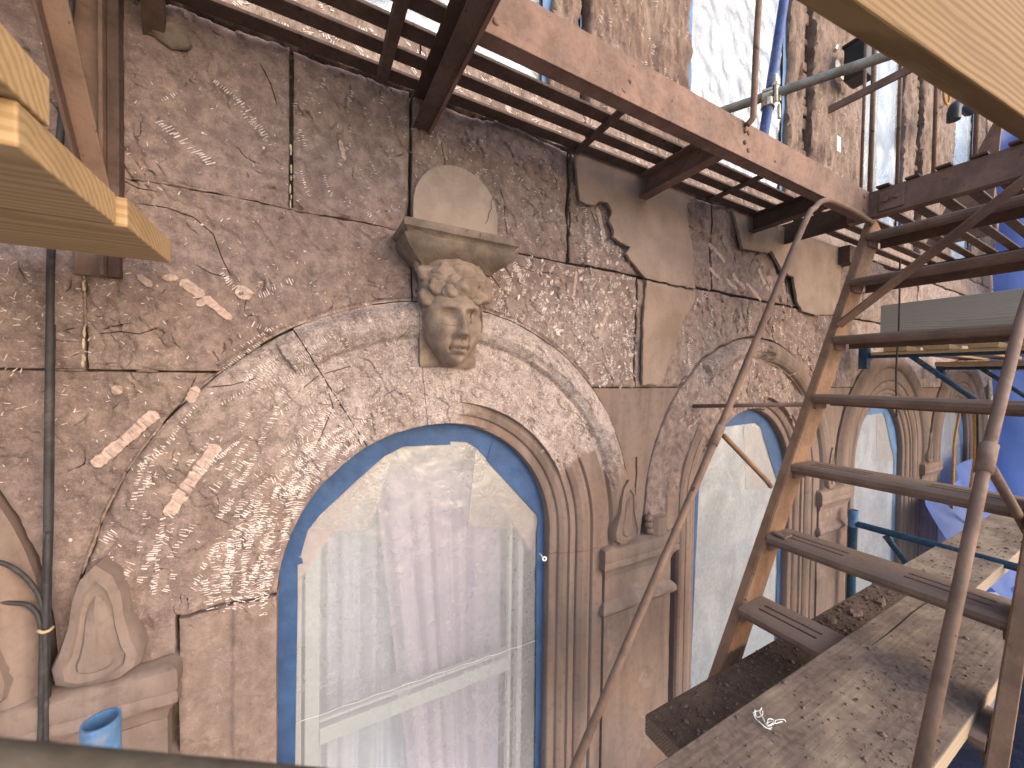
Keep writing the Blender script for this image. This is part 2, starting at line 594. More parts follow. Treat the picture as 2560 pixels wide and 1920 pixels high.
def H(x, z):
    """outward relief of the lower wall, its share of surviving smooth face, and of freshly scraped stone"""
    x, z = np.asarray(x, float), np.asarray(z, float)
    big = fbm(x, z, .42, 3, 3)
    wob = .02 * fbm(x, z, .05, 3, 77)
    spall = fbm(x + wob, z * .8 + .4 * x, .19, 5, 5) * 3.4
    fl = np.floor(spall)
    fr_ = spall - fl
    terr = fl + sstep(.90, .985, fr_)
    sp2 = fbm(x * .7 - .5 * z, z + .4 * x, .10, 5, 8) * 2.3
    f2 = np.floor(sp2)
    terr2 = f2 + sstep(.86, .98, sp2 - f2)
    brk = sstep(.05, .45, fbm(x, z, .11, 3, 14))           # only some of the edges are undercut
    und = sstep(.80, .90, fr_) * sstep(.985, .94, fr_) * brk
    rough = .008 * big + .0060 * terr + .0020 * terr2 - .0045 * und + .0026 * fbm(x, z, .055, 3, 9) + .0017 * fbm(x, z, .018, 3, 12)
    prof = np.zeros_like(x)
    sm = np.zeros_like(x)
    jag = .5 + .5 * fbm(x, z, .03, 3, 21)
    for k in range(len(XCS)):
        r, th = polar(x, z, k)
        M = (r < 1.085) & (z > -3)
        if not M.any():
            continue
        r, th, j = r[M], th[M], jag[M]
        pm = np.interp(r, PR, PY)
        bulge = np.where((th > 14) & (th < 124), 1.35, 0.12) * (1 + .25 * (j - .5))
        pc = np.interp(r, CRR, [.11, .105, .004, 0, 0, .006, -.010, -.026, -.022, -.002, .006, .006])
        pc = np.where(r > .9, pc * np.where(pc < 0, bulge, 1), pc)
        if k == 1:
            a = th + (j - .5) * 9
            m = np.where(r < .668, sstep(92, 66, a), np.where(r < .90, sstep(31, 25, a), sstep(19, 14, a)))
        elif k == 2:
            a = th + (j - .5) * 16
            left = np.where(r < .79, sstep(138, 146, a), np.where(r < .90, sstep(168, 174, a), 0.0))
            right = np.where(r < .668, sstep(84, 74, a), np.where(r < .9, sstep(52, 40, a), sstep(88, 80, a)))
            m = np.maximum(left, right)
        elif k == 0:
            m = np.full_like(r, .85)
        else:
            m = np.full_like(r, 1.0)
        m = np.where(z[M] < ZC, np.where((k == 1) & (th > 90), .45, 1.0), m)
        flatl = (k == 1) & (z[M] < ZC) & (th > 90)
        p = np.where(flatl, np.interp(r, [.56, .566, .572, .60, .64, .645, .70, .705, .9], [.11, .105, .01, .006, .006, .0, .0, .008, .004]), pc + (pm - pc) * m)
        prof[M] = p
        sm[M] = m
    fresh = np.zeros_like(x)
    r1, t1 = polar(x, z, 1)
    in1 = (r1 < 1.08)
    fresh = np.maximum(fresh, np.where(in1, sstep(160, 112, t1) * sstep(8, 34, t1) * 1.25, 0))
    fresh = np.maximum(fresh, np.where(in1, .28 * sstep(180, 120, t1), 0))
    fresh = np.maximum(fresh, .80 * np.exp(-((x - 1.15) / .42) ** 2 - ((z - .22) / .30) ** 2))
    fresh = np.maximum(fresh, .55 * np.exp(-((x - 2.5) / .8) ** 2 - ((z - .05) / .45) ** 2))
    fresh = np.maximum(fresh, .85 * sstep(3.6, 4.6, x))
    fresh = np.maximum(fresh, .5 * np.exp(-((x + .62) / .25) ** 2 - ((z - .22) / .22) ** 2))
    fresh = np.maximum(fresh, .16)
    fresh = fresh * (.75 + .5 * fbm(x, z, .16, 3, 31)) * (1 - sm)
    amp = 1 + .5 * sstep(1.7, 2.6, x)
    return -prof + rough * amp * (1 - .93 * sm), sm * .97, np.clip(fresh, 0, 1)

def H_up(x, z):
    x, z = np.asarray(x, float), np.asarray(z, float)
    slope = np.interp(z, [1.09, 1.15, 1.34, 1.45], [.012, .0, -.052, -.062])
    bark = 1 - np.abs(fbm(x, z * .22 + .35 * x, .075, 4, 41, .55)) * 2.2
    rough = .012 * fbm(x, z, .22, 3, 43) + .022 * bark * sstep(1.25, 1.42, z) + .006 * fbm(x, z, .05, 3, 47) + .003 * fbm(x, z, .018, 2, 48)
    fresh = .35 + .5 * fbm(x, z, .2, 3, 51) + .25 * sstep(1.42, 1.30, z) + .25 * sstep(3.0, 4, x)
    return slope + rough, np.zeros_like(x), np.clip(fresh, 0, 1)

# cracks: authored ones and a scatter of short spall edges
CR = []
def crack(pts, w=.0016, d=.012):
    CR.append((np.array(pts, float), w, d))
def crackd(pts, **kw):
    crack(xz(pts), **kw)
def wander(x, z, ang, L, step=.008, turn=.5):
    P = [(x, z)]
    while L > 0:
        ang += RS.uniform(-turn, turn)
        x += step * math.cos(ang)
        z += step * math.sin(ang)
        P.append((x, z))
        L -= step
    return P
crackd([(240, 375), (270, 390), (300, 405), (345, 415)])
crackd([(205, 720), (260, 716), (300, 722), (352, 705)])
crackd([(420, 570), (455, 590), (500, 600)])
crackd([(300, 440), (360, 448), (420, 470), (460, 505), (480, 560), (500, 600)])
crackd([(1090, 560), (1150, 585), (1200, 590)])
crackd([(560, 130), (585, 180), (600, 230)])
crackd([(1090, 470), (1100, 520), (1108, 548)], w=.0025, d=.02)
crackd([(1075, 400), (1090, 440), (1092, 470)])
crackd([(705, 830), (720, 880), (690, 950), (660, 1010)])
crackd([(430, 800), (410, 840), (500, 832), (560, 815)])
crackd([(760, 790), (690, 810), (640, 850)])
crackd([(1060, 590), (1095, 640), (1090, 690)])
crackd([(955, 300), (962, 350), (958, 400)])
for i in range(270):
    x, z = RS.uniform(-.95, 1.9), RS.uniform(-.9, 1.08)
    a = RS.choice([-.3, 0.2, -1.2, 1.35, 2.3]) + RS.uniform(-.5, .5)
    crack(wander(x, z, a, RS.uniform(.02, .10)), w=RS.uniform(.0010, .0021), d=RS.uniform(.004, .010))
for i in range(46):
    x, z = RS.uniform(1.75, 3.9), RS.uniform(-.1, 1.05)
    crack(wander(x, z, -1.45 + RS.uniform(-.35, .35), RS.uniform(.08, .30), turn=.35), w=RS.uniform(.002, .004), d=RS.uniform(.010, .022))

def seg_dist(px, pz, A, B):
    d = np.full(px.shape, 1e9)
    for (ax, az), (bx, bz) in zip(A, B):
        vx, vz = bx - ax, bz - az
        L = vx * vx + vz * vz + 1e-12
        t = np.clip(((px - ax) * vx + (pz - az) * vz) / L, 0, 1)
        d = np.minimum(d, np.hypot(px - ax - t * vx, pz - az - t * vz))
    return d

def inside(px, pz, P):
    c = np.zeros(px.shape, bool)
    n = len(P)
    for i in range(n):
        x1, z1 = P[i]
        x2, z2 = P[(i + 1) % n]
        if z1 == z2:
            continue
        m = ((z1 > pz) != (z2 > pz)) & (px < (x2 - x1) * (pz - z1) / (z2 - z1) + x1)
        c ^= m
    return c

def resample(P, step):
    out = []
    n = len(P)
    for i in range(n):
        a, b = np.array(P[i]), np.array(P[(i + 1) % n])
        k = max(1, int(round(np.linalg.norm(b - a) / step)))
        for t in range(k):
            out.append(a + (b - a) * t / k)
    return np.array(out)

def ccw(P):
    P = np.array(P, float)
    a = np.sum(P[:, 0] * np.roll(P[:, 1], -1) - np.roll(P[:, 0], -1) * P[:, 1])
    return P if a > 0 else P[::-1]

def relief(name, poly, sp, Hf, mat, parent, back=.06, gap=.002, edge=.0012, off=0.0, arris=.005, cracks=True, inherit=None):
    P = resample(ccw(poly), sp * 1.1)
    t = np.roll(P, -1, 0) - np.roll(P, 1, 0)
    t /= np.linalg.norm(t, axis=1)[:, None] + 1e-9
    nin = np.stack([-t[:, 1], t[:, 0]], 1)
    P = P + nin * (gap + edge * (1 + fbm(P[:, 0], P[:, 1], .05, 3, 61) * 1.6)[:, None])
    lo, hi = P.min(0), P.max(0)
    gx, gz = np.meshgrid(np.arange(lo[0], hi[0], sp), np.arange(lo[1], hi[1], sp * .9))
    gx = gx + (np.arange(gx.shape[0]) % 2)[:, None] * sp / 2
    gx, gz = gx.ravel(), gz.ravel()
    j = RS.uniform(-.22, .22, (2, gx.size)) * sp
    gx, gz = gx + j[0], gz + j[1]
    k = inside(gx, gz, P)
    gx, gz = gx[k], gz[k]
    A, B = P, np.roll(P, -1, 0)
    k = seg_dist(gx, gz, A, B) > sp * .45
    gx, gz = gx[k], gz[k]
    cx, cz, cdp = [], [], []
    if cracks:
        for Q, w, d in CR:
            if Q[:, 0].max() < lo[0] or Q[:, 0].min() > hi[0] or Q[:, 1].max() < lo[1] or Q[:, 1].min() > hi[1]:
                continue
            S = []
            for a, b in zip(Q[:-1], Q[1:]):
                n = max(1, int(np.linalg.norm(b - a) / (sp * .7)))
                for i in range(n):
                    S.append(a + (b - a) * i / n)
            S = np.array(S)
            if len(S) < 2:
                continue
            tt = np.gradient(S, axis=0)
            tt /= np.linalg.norm(tt, axis=1)[:, None] + 1e-9
            nn = np.stack([-tt[:, 1], tt[:, 0]], 1)
            ok = inside(S[:, 0], S[:, 1], P) & (seg_dist(S[:, 0], S[:, 1], A, B) > w * 1.5 + .001)
            S, nn = S[ok], nn[ok]
            if not len(S):
                continue
            taper = np.minimum(1, np.minimum(np.arange(len(S)) + .3, np.arange(len(S))[::-1] + .3) / 4)
            for s_, dd in ((0, 1), (1, 0), (-1, 0)):
                q = S + nn * (w * s_) * (.4 + .6 * taper)[:, None]
                cx += list(q[:, 0])
                cz += list(q[:, 1])
                cdp += list(d * dd * taper)
            near = np.min(np.hypot(gx[:, None] - S[None, :, 0], gz[:, None] - S[None, :, 1]), 1) if len(gx) * len(S) < 3e7 else np.full(gx.shape, 1.0)
            g = near > w * 1.3 + .0012
            gx, gz = gx[g], gz[g]
    nb = len(P)
    X = np.concatenate([P[:, 0], gx, np.array(cx)])
    Z = np.concatenate([P[:, 1], gz, np.array(cz)])
    CD = np.concatenate([np.zeros(nb + len(gx)), np.array(cdp)])
    vo, eo, fo, ov, oe, of_ = delaunay_2d_cdt([Vector((a, b)) for a, b in zip(X, Z)], [(i, (i + 1) % nb) for i in range(nb)], [], 1, 1e-6)
    src = np.array([o[0] if len(o) else -1 for o in ov])
    i2o = {}
    for oi, lst in enumerate(ov):
        for q in lst:
            i2o[q] = oi
    VX = np.array([v[0] for v in vo])
    VZ = np.array([v[1] for v in vo])
    cdv = np.where(src >= 0, CD[src], 0)
    h, sm, fr = Hf(VX, VZ)
    h = h + off
    ed = seg_dist(VX, VZ, A, B)
    chip = np.clip(.5 + fbm(VX, VZ, .04, 3, 71) * 1.6, 0, 1)
    h = h - arris * np.exp(-(ed / .006) ** 2) * (.3 + chip) - cdv
    n = len(VX)
    V = np.stack([VX, -h, VZ], 1)
    bi = [i2o[i] for i in range(nb)]
    bb = []
    for i in bi:
        if not bb or bb[-1] != i:
            bb.append(i)
    V2 = V[bb].copy()
    V2[:, 1] = np.maximum(back, V2[:, 1] + .004)
    Fc = [tuple(f) for f in fo]
    m = len(bb)
    for i in range(m):
        a, b = bb[i], bb[(i + 1) % m]
        Fc.append((b, a, n + i, n + (i + 1) % m))
    z0 = np.zeros(m)
    at_ = dict(crack=np.concatenate([np.clip(cdv / .006, 0, 1) * .9, z0 + .3]), smoo=np.concatenate([sm, z0]), fresh=np.concatenate([fr, z0]))
    return obj(name, np.concatenate([V, V2]), Fc, mat, parent, smooth=48, attrs=at_)

def strip(name, cols, mat, parent, Hf=H, back=.11, off=0.0):
    """structured relief patch: cols = list of (x array, z array), one per step along the path"""
    X = np.array([c[0] for c in cols])
    Z = np.array([c[1] for c in cols])
    nu, nv = X.shape
    h, sm, fr = Hf(X.ravel(), Z.ravel())
    edge = np.zeros((nu, nv))
    V = np.stack([X.ravel(), -(h + off), Z.ravel()], 1)
    idx = np.arange(nu * nv).reshape(nu, nv)
    Fc = []
    a, b, c, d = idx[:-1, :-1].ravel(), idx[1:, :-1].ravel(), idx[1:, 1:].ravel(), idx[:-1, 1:].ravel()
    # orientation: front must face -Y
    v1 = V[b[0]] - V[a[0]]
    v2 = V[d[0]] - V[a[0]]
    flip = np.cross(v1, v2)[1] > 0
    Q = np.stack([a, d, c, b] if flip else [a, b, c, d], 1)
    Fc = [tuple(q) for q in Q]
    loop = list(idx[:, 0]) + list(idx[-1, 1:]) + list(idx[-2::-1, -1]) + list(idx[0, -2:0:-1])
    n = len(V)
    V2 = V[loop].copy()
    V2[:, 1] = np.maximum(back, V2[:, 1] + .004)
    m = len(loop)
    for i in range(m):
        p, q = loop[i], loop[(i + 1) % m]
        f = (q, p, n + i, n + (i + 1) % m)
        Fc.append(f[::-1] if flip else f)
    z0 = np.zeros(m)
    return obj(name, np.concatenate([V, V2]), Fc, mat, parent, smooth=50,
               attrs=dict(smoo=np.concatenate([sm, z0 + .5]), fresh=np.concatenate([fr, z0]), crack=np.zeros(n + m)))

def rsamples(lo, hi, step):
    out = list(np.arange(lo, hi + 1e-6, step))
    for r in PR:
        if lo < r < hi:
            out += [r - .0012, r + .0012]
    return np.array(sorted(set(np.round(out, 5))))

def arcxz(k, a0, a1, r=R_OUT, n=40):
    g = np.radians(np.linspace(a0, a1, n))
    return [(XCS[k] + r * math.cos(t), ZC + r * math.sin(t)) for t in g]

WALL = thing("brownstone_wall", "chipped brownstone facade wall with round-arched window openings and a carved head", "wall", (.5, 0, -2.3))
GRP = None
T = math.degrees(math.acos(.723 / 1.07))
def ang_at(z):
    return math.degrees(math.asin((z - ZC) / R_OUT))

# --- upper ashlar course under the ledge
JZ, LZ = .562, 1.098
xs = [-2.0, -.98, -.048, .352, 1.113, 2.21, 3.12, 4.35, 5.6, 7.2, 9.6]
for a, b in zip(xs[:-1], xs[1:]):
    sp = .0062 if b < 1.5 else (.0085 if b < 2.5 else (.013 if b < 4.5 else .03))
    w = .004 if abs(a - 1.113) < .01 else 0
    relief("stone", [(a + w + .004, JZ), (b - .003, JZ - .004), (b - .003, LZ + RS.uniform(-.004, .006)), (a + w + .004, LZ)], sp, H, M_STONE, WALL, off=RS.uniform(-.001, .001))
# --- lower course: left of the first arch, above it, and between the arches
relief("stone", [(-2.0, .004), (-.545, .004), (-.545, JZ), (-2.0, JZ)], .0068, H, M_STONE, WALL, off=.001)
a1 = 180 - ang_at(.004)
relief("stone", [(-.545, .004)] + arcxz(1, a1, 97) + [(.358, JZ), (-.545, JZ)], .0062, H, M_STONE, WALL, off=-.001)
a2 = ang_at(-.046)
relief("stone", arcxz(1, 97, a2) + [(1.572, -.046), (1.572, .553), (.358, JZ)], .0058, H, M_STONE, WALL, off=.001)
relief("stone", [(1.582, -.046)] + arcxz(2, 180 - a2, 97) + [(2.612, .55), (1.582, .553)], .0085, H, M_STONE, WALL, gap=.003, off=-.001)
relief("stone", arcxz(2, 97, a2) + [(3.865, -.046), (3.865, .55), (2.615, .55)], .012, H, M_STONE, WALL, gap=.003)
relief("stone", [(3.87, -.046)] + arcxz(3, 180 - a2, a2, n=60) + [(6.12, -.046), (6.12, .55), (3.87, .55)], .024, H, M_STONE, WALL)
relief("stone", [(6.12, -.046)] + arcxz(4, 180 - a2, a2, n=60) + [(8.37, -.046), (8.37, .55), (6.12, .55)], .035, H, M_STONE, WALL)
# --- spandrels under that joint
a3 = ang_at(.003)
relief("spandrel_stone", [(-1.2, .003)] + [p for p in arcxz(0, a3 + 1, 8) if p[0] > -1.2] + [(-.60, -.87)] + arcxz(1, 178, 180 - a3), .0068, H, M_STONE, WALL, off=-.006)
def spandrel(k, sp):
    A = arcxz(k, a2, 3)
    B = arcxz(k + 1, 177, 180 - a2)
    def Hs(x, z):
        n = .0015 * fbm(x, z, .1, 3, 3)
        return -.012 + n, np.full_like(x, .9), np.zeros_like(x)
    relief("spandrel_panel", A + [((XCS[k] + XCS[k + 1]) / 2 - .03, -.875), ((XCS[k] + XCS[k + 1]) / 2 + .03, -.875)] + B, sp, Hs, M_STONE, WALL, cracks=False, arris=.002)
spandrel(1, .010)
spandrel(2, .02)
spandrel(3, .04)
# --- arch rings
def ringpoly(k, t0, t1, ri=.575, ro=R_OUT):
    return arcxz(k, t0, t1, ro, 40) + arcxz(k, t1, t0, ri, 40)
relief("arch_stone", arcxz(1, 180, 120, 1.068, 50) + arcxz(1, 120, 180, .577, 40) + [(XCS[1] - .577, -.752), (-.349, -.752), (-.349, -.868), (XCS[1] - 1.05, -.868)], .0060, H, M_STONE, WALL, back=.115, off=0)
relief("arch_stone", ringpoly(1, 120, 96.4), .0055, H, M_STONE, WALL, back=.115, off=0, gap=.0004, edge=.0003, arris=.0015)
rs = rsamples(.5665, 1.068, .0055)
g1 = [np.radians(t) for t in np.linspace(96.3, 0, 250)]
strip("arch_stone", [(XCS[1] + rs * math.cos(g), ZC + rs * math.sin(g)) for g in g1] + [(XCS[1] + rs, np.full_like(rs, z)) for z in np.linspace(-.778, -.872, 16)], M_STONE, WALL)
def jamb(k, side, r0, r1, z0, z1, nz, step=.012):
    q = rsamples(r0, r1, step)
    strip("jamb", [(XCS[k] + side * q, np.full_like(q, z)) for z in np.linspace(z0, z1, nz)], M_STONE, WALL)
jamb(1, 1, .5665, .872, -.874, -2.3, 90)
relief("jamb_stone", [(-.346, -.758), (-.346, -2.3), (-.082, -2.3), (-.082, -.756)], .007, H, M_STONE, WALL, back=.115, gap=.003)
# first arch of the row, mostly beyond the left edge
rs0 = rsamples(.5665, 1.066, .02)
strip("arch_stone", [(XCS[0] + rs0 * math.cos(g), ZC + rs0 * math.sin(g)) for g in np.radians(np.linspace(75, 0, 70))] + [(XCS[0] + rs0, np.full_like(rs0, z)) for z in np.linspace(-.778, -.872, 8)], M_STONE, WALL)
# second arch and those beyond
rs2 = rsamples(.5665, 1.068, .012)
strip("arch_stone", [(XCS[2] + rs2, np.full_like(rs2, -.86))] * 0 + [(XCS[2] - rs2, np.full_like(rs2, z)) for z in np.linspace(-.872, -.778, 10)] + [(XCS[2] + rs2 * math.cos(g), ZC + rs2 * math.sin(g)) for g in np.radians(np.linspace(180, 96, 120))], M_STONE, WALL)
strip("arch_stone", [(XCS[2] + rs2 * math.cos(g), ZC + rs2 * math.sin(g)) for g in np.radians(np.linspace(95.7, 0, 130))] + [(XCS[2] + rs2, np.full_like(rs2, z)) for z in np.linspace(-.778, -.872, 10)], M_STONE, WALL)
jamb(2, -1, .5665, .80, -.874, -2.3, 40, .02)
jamb(2, 1, .5665, .872, -.874, -2.3, 40, .02)
for k in (3, 4):
    q = rsamples(.5665, 1.068, .03)
    strip("arch_stone", [(XCS[k] - q, np.full_like(q, z)) for z in np.linspace(-.872, -.778, 4)] + [(XCS[k] + q * math.cos(g), ZC + q * math.sin(g)) for g in np.radians(np.linspace(180, 0, 90))] + [(XCS[k] + q, np.full_like(q, z)) for z in np.linspace(-.778, -.872, 4)], M_STONE, WALL)
    jamb(k, -1, .5665, .80, -.874, -2.3, 12, .05)
    jamb(k, 1, .5665, .872, -.874, -2.3, 12, .05)

# --- pilasters between the windows
def corbel(name, xc, hw, prof, mat, parent, n=24, back=.05, noise=.0035, seed=1, smoo=.9):
    rows = []
    for o, z in prof:
        w = hw + o
        xs_ = np.linspace(-w, w, n)
        row = [(xc - w, back, z)] + [(xc + a, -o, z) for a in xs_] + [(xc + w, back, z)]
        rows.append(row)
    # refine the profile so that its edges wear unevenly
    R2 = []
    for a, b in zip(rows[:-1], rows[1:]):
        L = abs(a[3][2] - b[3][2]) + abs(a[3][1] - b[3][1])
        k = max(1, min(30, int(L / .02)))
        for i in range(k):
            R2.append([tuple(np.array(p) + (np.array(q) - np.array(p)) * i / k) for p, q in zip(a, b)])
    R2.append(rows[-1])
    V = np.array(R2)
    m, nn = V.shape[:2]
    nx = fbm(V[..., 0].ravel(), V[..., 2].ravel(), .06, 4, seed).reshape(m, nn)
    chip = np.clip(fbm(V[..., 0].ravel(), V[..., 2].ravel(), .12, 3, seed + 5).reshape(m, nn) - .25, 0, 1)
    V[:, 1:-1, 1] += nx[:, 1:-1] * noise + chip[:, 1:-1] * noise * 5
    V[:, 1:-1, 2] += nx[:, 1:-1] * noise * .6
    Vf = V.reshape(-1, 3)
    Fc = []
    for i in range(m - 1):
        for j in range(nn - 1):
            a = i * nn + j
            Fc.append((a, a + nn, a + nn + 1, a + 1))
    Fc.append(tuple(range(nn)))
    Fc.append(tuple((m - 1) * nn + j for j in range(nn - 1, -1, -1)))
    sm = np.full(len(Vf), smoo) - np.clip(chip.ravel() * 3, 0, .6)
    return obj(name, Vf, Fc, mat, parent, smooth=40, attrs=dict(smoo=sm, fresh=np.full(len(Vf), .25)))
CAPP = [(.028, -.872), (.046, -.884), (.05, -.90), (.05, -.935), (.046, -.948), (.050, -.955), (.050, -.978), (.038, -.992), (.026, -1.012), (.018, -1.04)]
for i, xc in enumerate([-.615, 1.62, 3.87, 6.12]):
    n = 30 if xc < 2 else 10
    corbel("capital", xc, .232, CAPP, M_STONE, WALL, n, seed=100 + i, noise=.004 if i else .006)
    corbel("pilaster", xc, .235, [(.016, -1.041), (.016, -1.165), (.030, -1.178), (.042, -1.192), (.044, -1.215), (.030, -1.235), (.018, -1.243), (.017, -1.32), (.017, -2.3)], M_STONE, WALL, n, seed=120 + i, noise=.0025)
# carved scroll stops where the hood mouldings end on the capitals
def scroll(x, z, s, parent, wf=1.0):
    out = [(0, .30), (.028, .26), (.040, .20), (.046, .13), (.060, .08), (.072, .035), (.066, -.01), (.040, -.034), (0, -.042)]
    P = [(a, b) for a, b in out] + [(-a, b) for a, b in out[-2:0:-1]]
    c = np.array(P)
    n = len(P)
    V, Fc = [], []
    lv = [(1.0, .02), (1.0, -.035), (.90, -.052), (.66, -.060), (.60, -.052), (.44, -.050), (.36, -.058), (.1, -.062)]
    ctr = np.array([0, .04])
    for f, y in lv:
        for a, b in c:
            q = ctr + (np.array((a, b)) - ctr) * f
            if f < 1 and b > .1:
                q = np.array((a * f, b * (.4 + .6 * f) + .02))
            w = .007 * vnoise(np.array([q[0] * 38 + x * 9]), np.array([q[1] * 38]), 3)[0]
            V.append((x + s * q[0] * wf, y + w, z + q[1]))
    for l in range(len(lv) - 1):
        for i in range(n):
            j = (i + 1) % n
            f = (l * n + i, l * n + j, (l + 1) * n + j, (l + 1) * n + i)
            Fc.append(f if s < 0 else f[::-1])
    Fc.append(tuple((len(lv) - 1) * n + i for i in (range(n) if s < 0 else range(n - 1, -1, -1))))
    return obj("scroll_stop", V, Fc, M_STONE, parent, smooth=35, attrs=dict(smoo=np.full(len(V), .92), fresh=np.full(len(V), .2)))
scroll(1.492, -.832, 1, WALL, 1.3)
scroll(-.505, -.832, -1, WALL, 1.3)
scroll(-.735, -.832, 1, WALL)
scroll(3.742, -.832, 1, WALL)
scroll(5.992, -.832, 1, WALL)
mb = MB()
for i in range(7):
    mb.sphere((1.70 + .03 * (i % 3) + RS.uniform(-.01, .01), -.005, -.85 + .035 * (i // 3)), .026, (1.1, 1, .9), 8, 6)
rb = mb.build("broken_scroll", M_STONE, WALL, smooth=60)

# --- old render coat still clinging to the wall, in patches with broken edges
def patch(pts, th=.011, sp=.011):
    def Hp(x, z):
        return .012 + .002 * fbm(x, z, .3, 2, 81), np.ones_like(x), np.zeros_like(x)
    P = resample(ccw(pts), .012)
    P = P + np.stack([fbm(P[:, 0], P[:, 1], .03, 3, 83), fbm(P[:, 0] + 5, P[:, 1], .03, 3, 84)], 1) * .006
    return relief("render_patch", P, sp, Hp, M_RENDER, WALL, back=-.004, gap=.0005, edge=.0006, off=th, arris=.003, cracks=False)
p1 = xz(z7([(310, -40), (330, 80), (380, 110), (440, 115), (490, 85), (545, 95), (580, 160), (560, 230), (590, 300), (590, 370), (650, 410), (720, 440), (690, 500), (760, 590), (850, 690), (1050, 733), (1236, 770), (1215, 650), (1220, 470), (1195, 350), (1170, 200), (1170, 100)])) 
p1 += [(2.03, 1.097), (1.128, 1.097)]
patch(p1, .010)
patch(xz(z7([(852, 702), (1240, 790), (1230, 880), (1170, 970), (1110, 1130), (1080, 1230), (1020, 1370), (970, 1522), (820, 1520), (830, 1000)])), .008)
p2 = xz(z7([(1520, 130), (1560, 250), (1590, 370), (1610, 455), (1700, 475), (1790, 490), (1840, 480), (1925, 640), (2010, 680), (2040, 870), (2080, 945), (2190, 975)]))
p2 = [(p2[0][0], 1.097)] + p2 + [(3.86, .556), (3.86, 1.097)]
patch(p2, .012, .02)
patch([(2.86, -.76)] if 0 else xz([(405, 1395), (405, 1640), (375, 1640), (378, 1400)]), .002, .02) if 0 else None

# --- joints: a bed of old mortar behind the stones
mb = MB()
mb.box((-2.05, .046, -.02), (-1.2, .056, 1.1))
def bed(P, y=.05):
    P = resample(ccw(P), .06)
    nb = len(P)
    vo, eo, fo, *_ = delaunay_2d_cdt([Vector(p) for p in P], [(i, (i + 1) % nb) for i in range(nb)], [], 1, 1e-6)
    return [(v[0], y, v[1]) for v in vo], [tuple(f) for f in fo]
top = [(9.7, 1.12), (-2.1, 1.12)]
bot = []
for k in range(0, 6):
    L = arcxz(k, 180, 0, .84, 30)
    bot += ([(XCS[k] - .84, -2.35)] if k else []) + (L if k else arcxz(0, 90, 0, .84, 16)) + [(XCS[k] + .84, -2.35)]
bot = [p for p in bot if p[0] < 9.6] + [(9.7, -.2)]
V, Fc = bed([(-2.1, .1)] + bot + top)
obj("mortar_bed", V, Fc, M_MORTAR, WALL)
# crumbling mortar left in the widest joint
mb = MB()
for i in range(26):
    z = .57 + i * .0205
    mb.sphere((1.113 + RS.uniform(-.003, .003), -.004 + RS.uniform(-.004, .006), z), .010, (.45, .8, 1.2), 6, 4)
mb.build("joint_mortar", M_MORTAR, WALL, kind="stuff", smooth=60)
R_ = random.Random(5)
mb = MB()
for i in range(22):
    z = .57 + R_.uniform(0, .2) if i < 12 else .02 + R_.uniform(0, .28)
    x = -.048 if i < 12 else -.545
    mb.sphere((x + RS.uniform(-.002, .002), .0 + RS.uniform(-.002, .004), z), R_.uniform(.004, .007), (.5, .8, R_.uniform(1, 3)), 6, 4)
mb.build("pale_joint_mortar", mat_simple("pale_mortar", (.46, .38, .26), .2, 40, .95, .001, 200, obc=False), WALL, kind="stuff", smooth=60)

# --- projecting ledge and the stripped storey above
relief_up = lambda nm, P, sp, **kw: relief(nm, P, sp, H_up, M_PIER, WALL, cracks=False, **kw)
xs = [-2.0, -.85, .40, 1.23, 2.55, 4.0, 6.2, 9.4]
for a, b in zip(xs[:-1], xs[1:]):
    sp = .012 if b < 3 else .03
    relief_up("ledge_stone", [(a, 1.106), (b, 1.106), (b, 1.36), (a, 1.36)], sp, gap=.003, back=.1, arris=.010)
PIERS = [(-1.3, -.2, .9), (1.035, 1.205, 0), (1.255, 2.05, 0), (3.16, 3.37, 0), (3.52, 4.40, 0), (5.36, 5.66, 0), (5.86, 6.86, 0), (7.75, 8.1, 0), (8.25, 9.4, 0)]
for a, b, _ in PIERS:
    sp = .012 if b < 3 else .022
    zt = 2.6 if b < 2.5 else 4.9
    n = 26
    zz = np.linspace(1.365, zt, n)
    L = [(a + .02 * vnoise(np.array([z * 9.0]), np.array([a]), 5)[0], z) for z in zz]
    Rr = [(b + .02 * vnoise(np.array([z * 9.0]), np.array([b]), 6)[0], z) for z in zz[::-1]]
    relief_up("pier_stone", L + Rr, sp, back=.13, arris=.012)
# rubble and brick backing seen in the slots where the mouldings were cut away
for a, b in ((1.20, 1.26), (3.36, 3.53), (5.65, 5.87), (8.1, 8.26)):
    mb = MB()
    mb.box((a - .02, .15, 1.3), (b + .02, .17, 4.8))
    mb.build("slot_back", M_MORTAR, WALL)
    z = 1.38
    r = random.Random(int(a * 100))
    while z < 3.6:
        h = r.uniform(.05, .12)
        m2 = MB()
        m2.box((a + r.uniform(-.01, .01), .10 + r.uniform(-.015, .03), z), (b + r.uniform(-.02, .01), .149, z + h * .86))
        m2.build("rubble_stone", M_PIER, WALL, bevel=.012)
        z += h

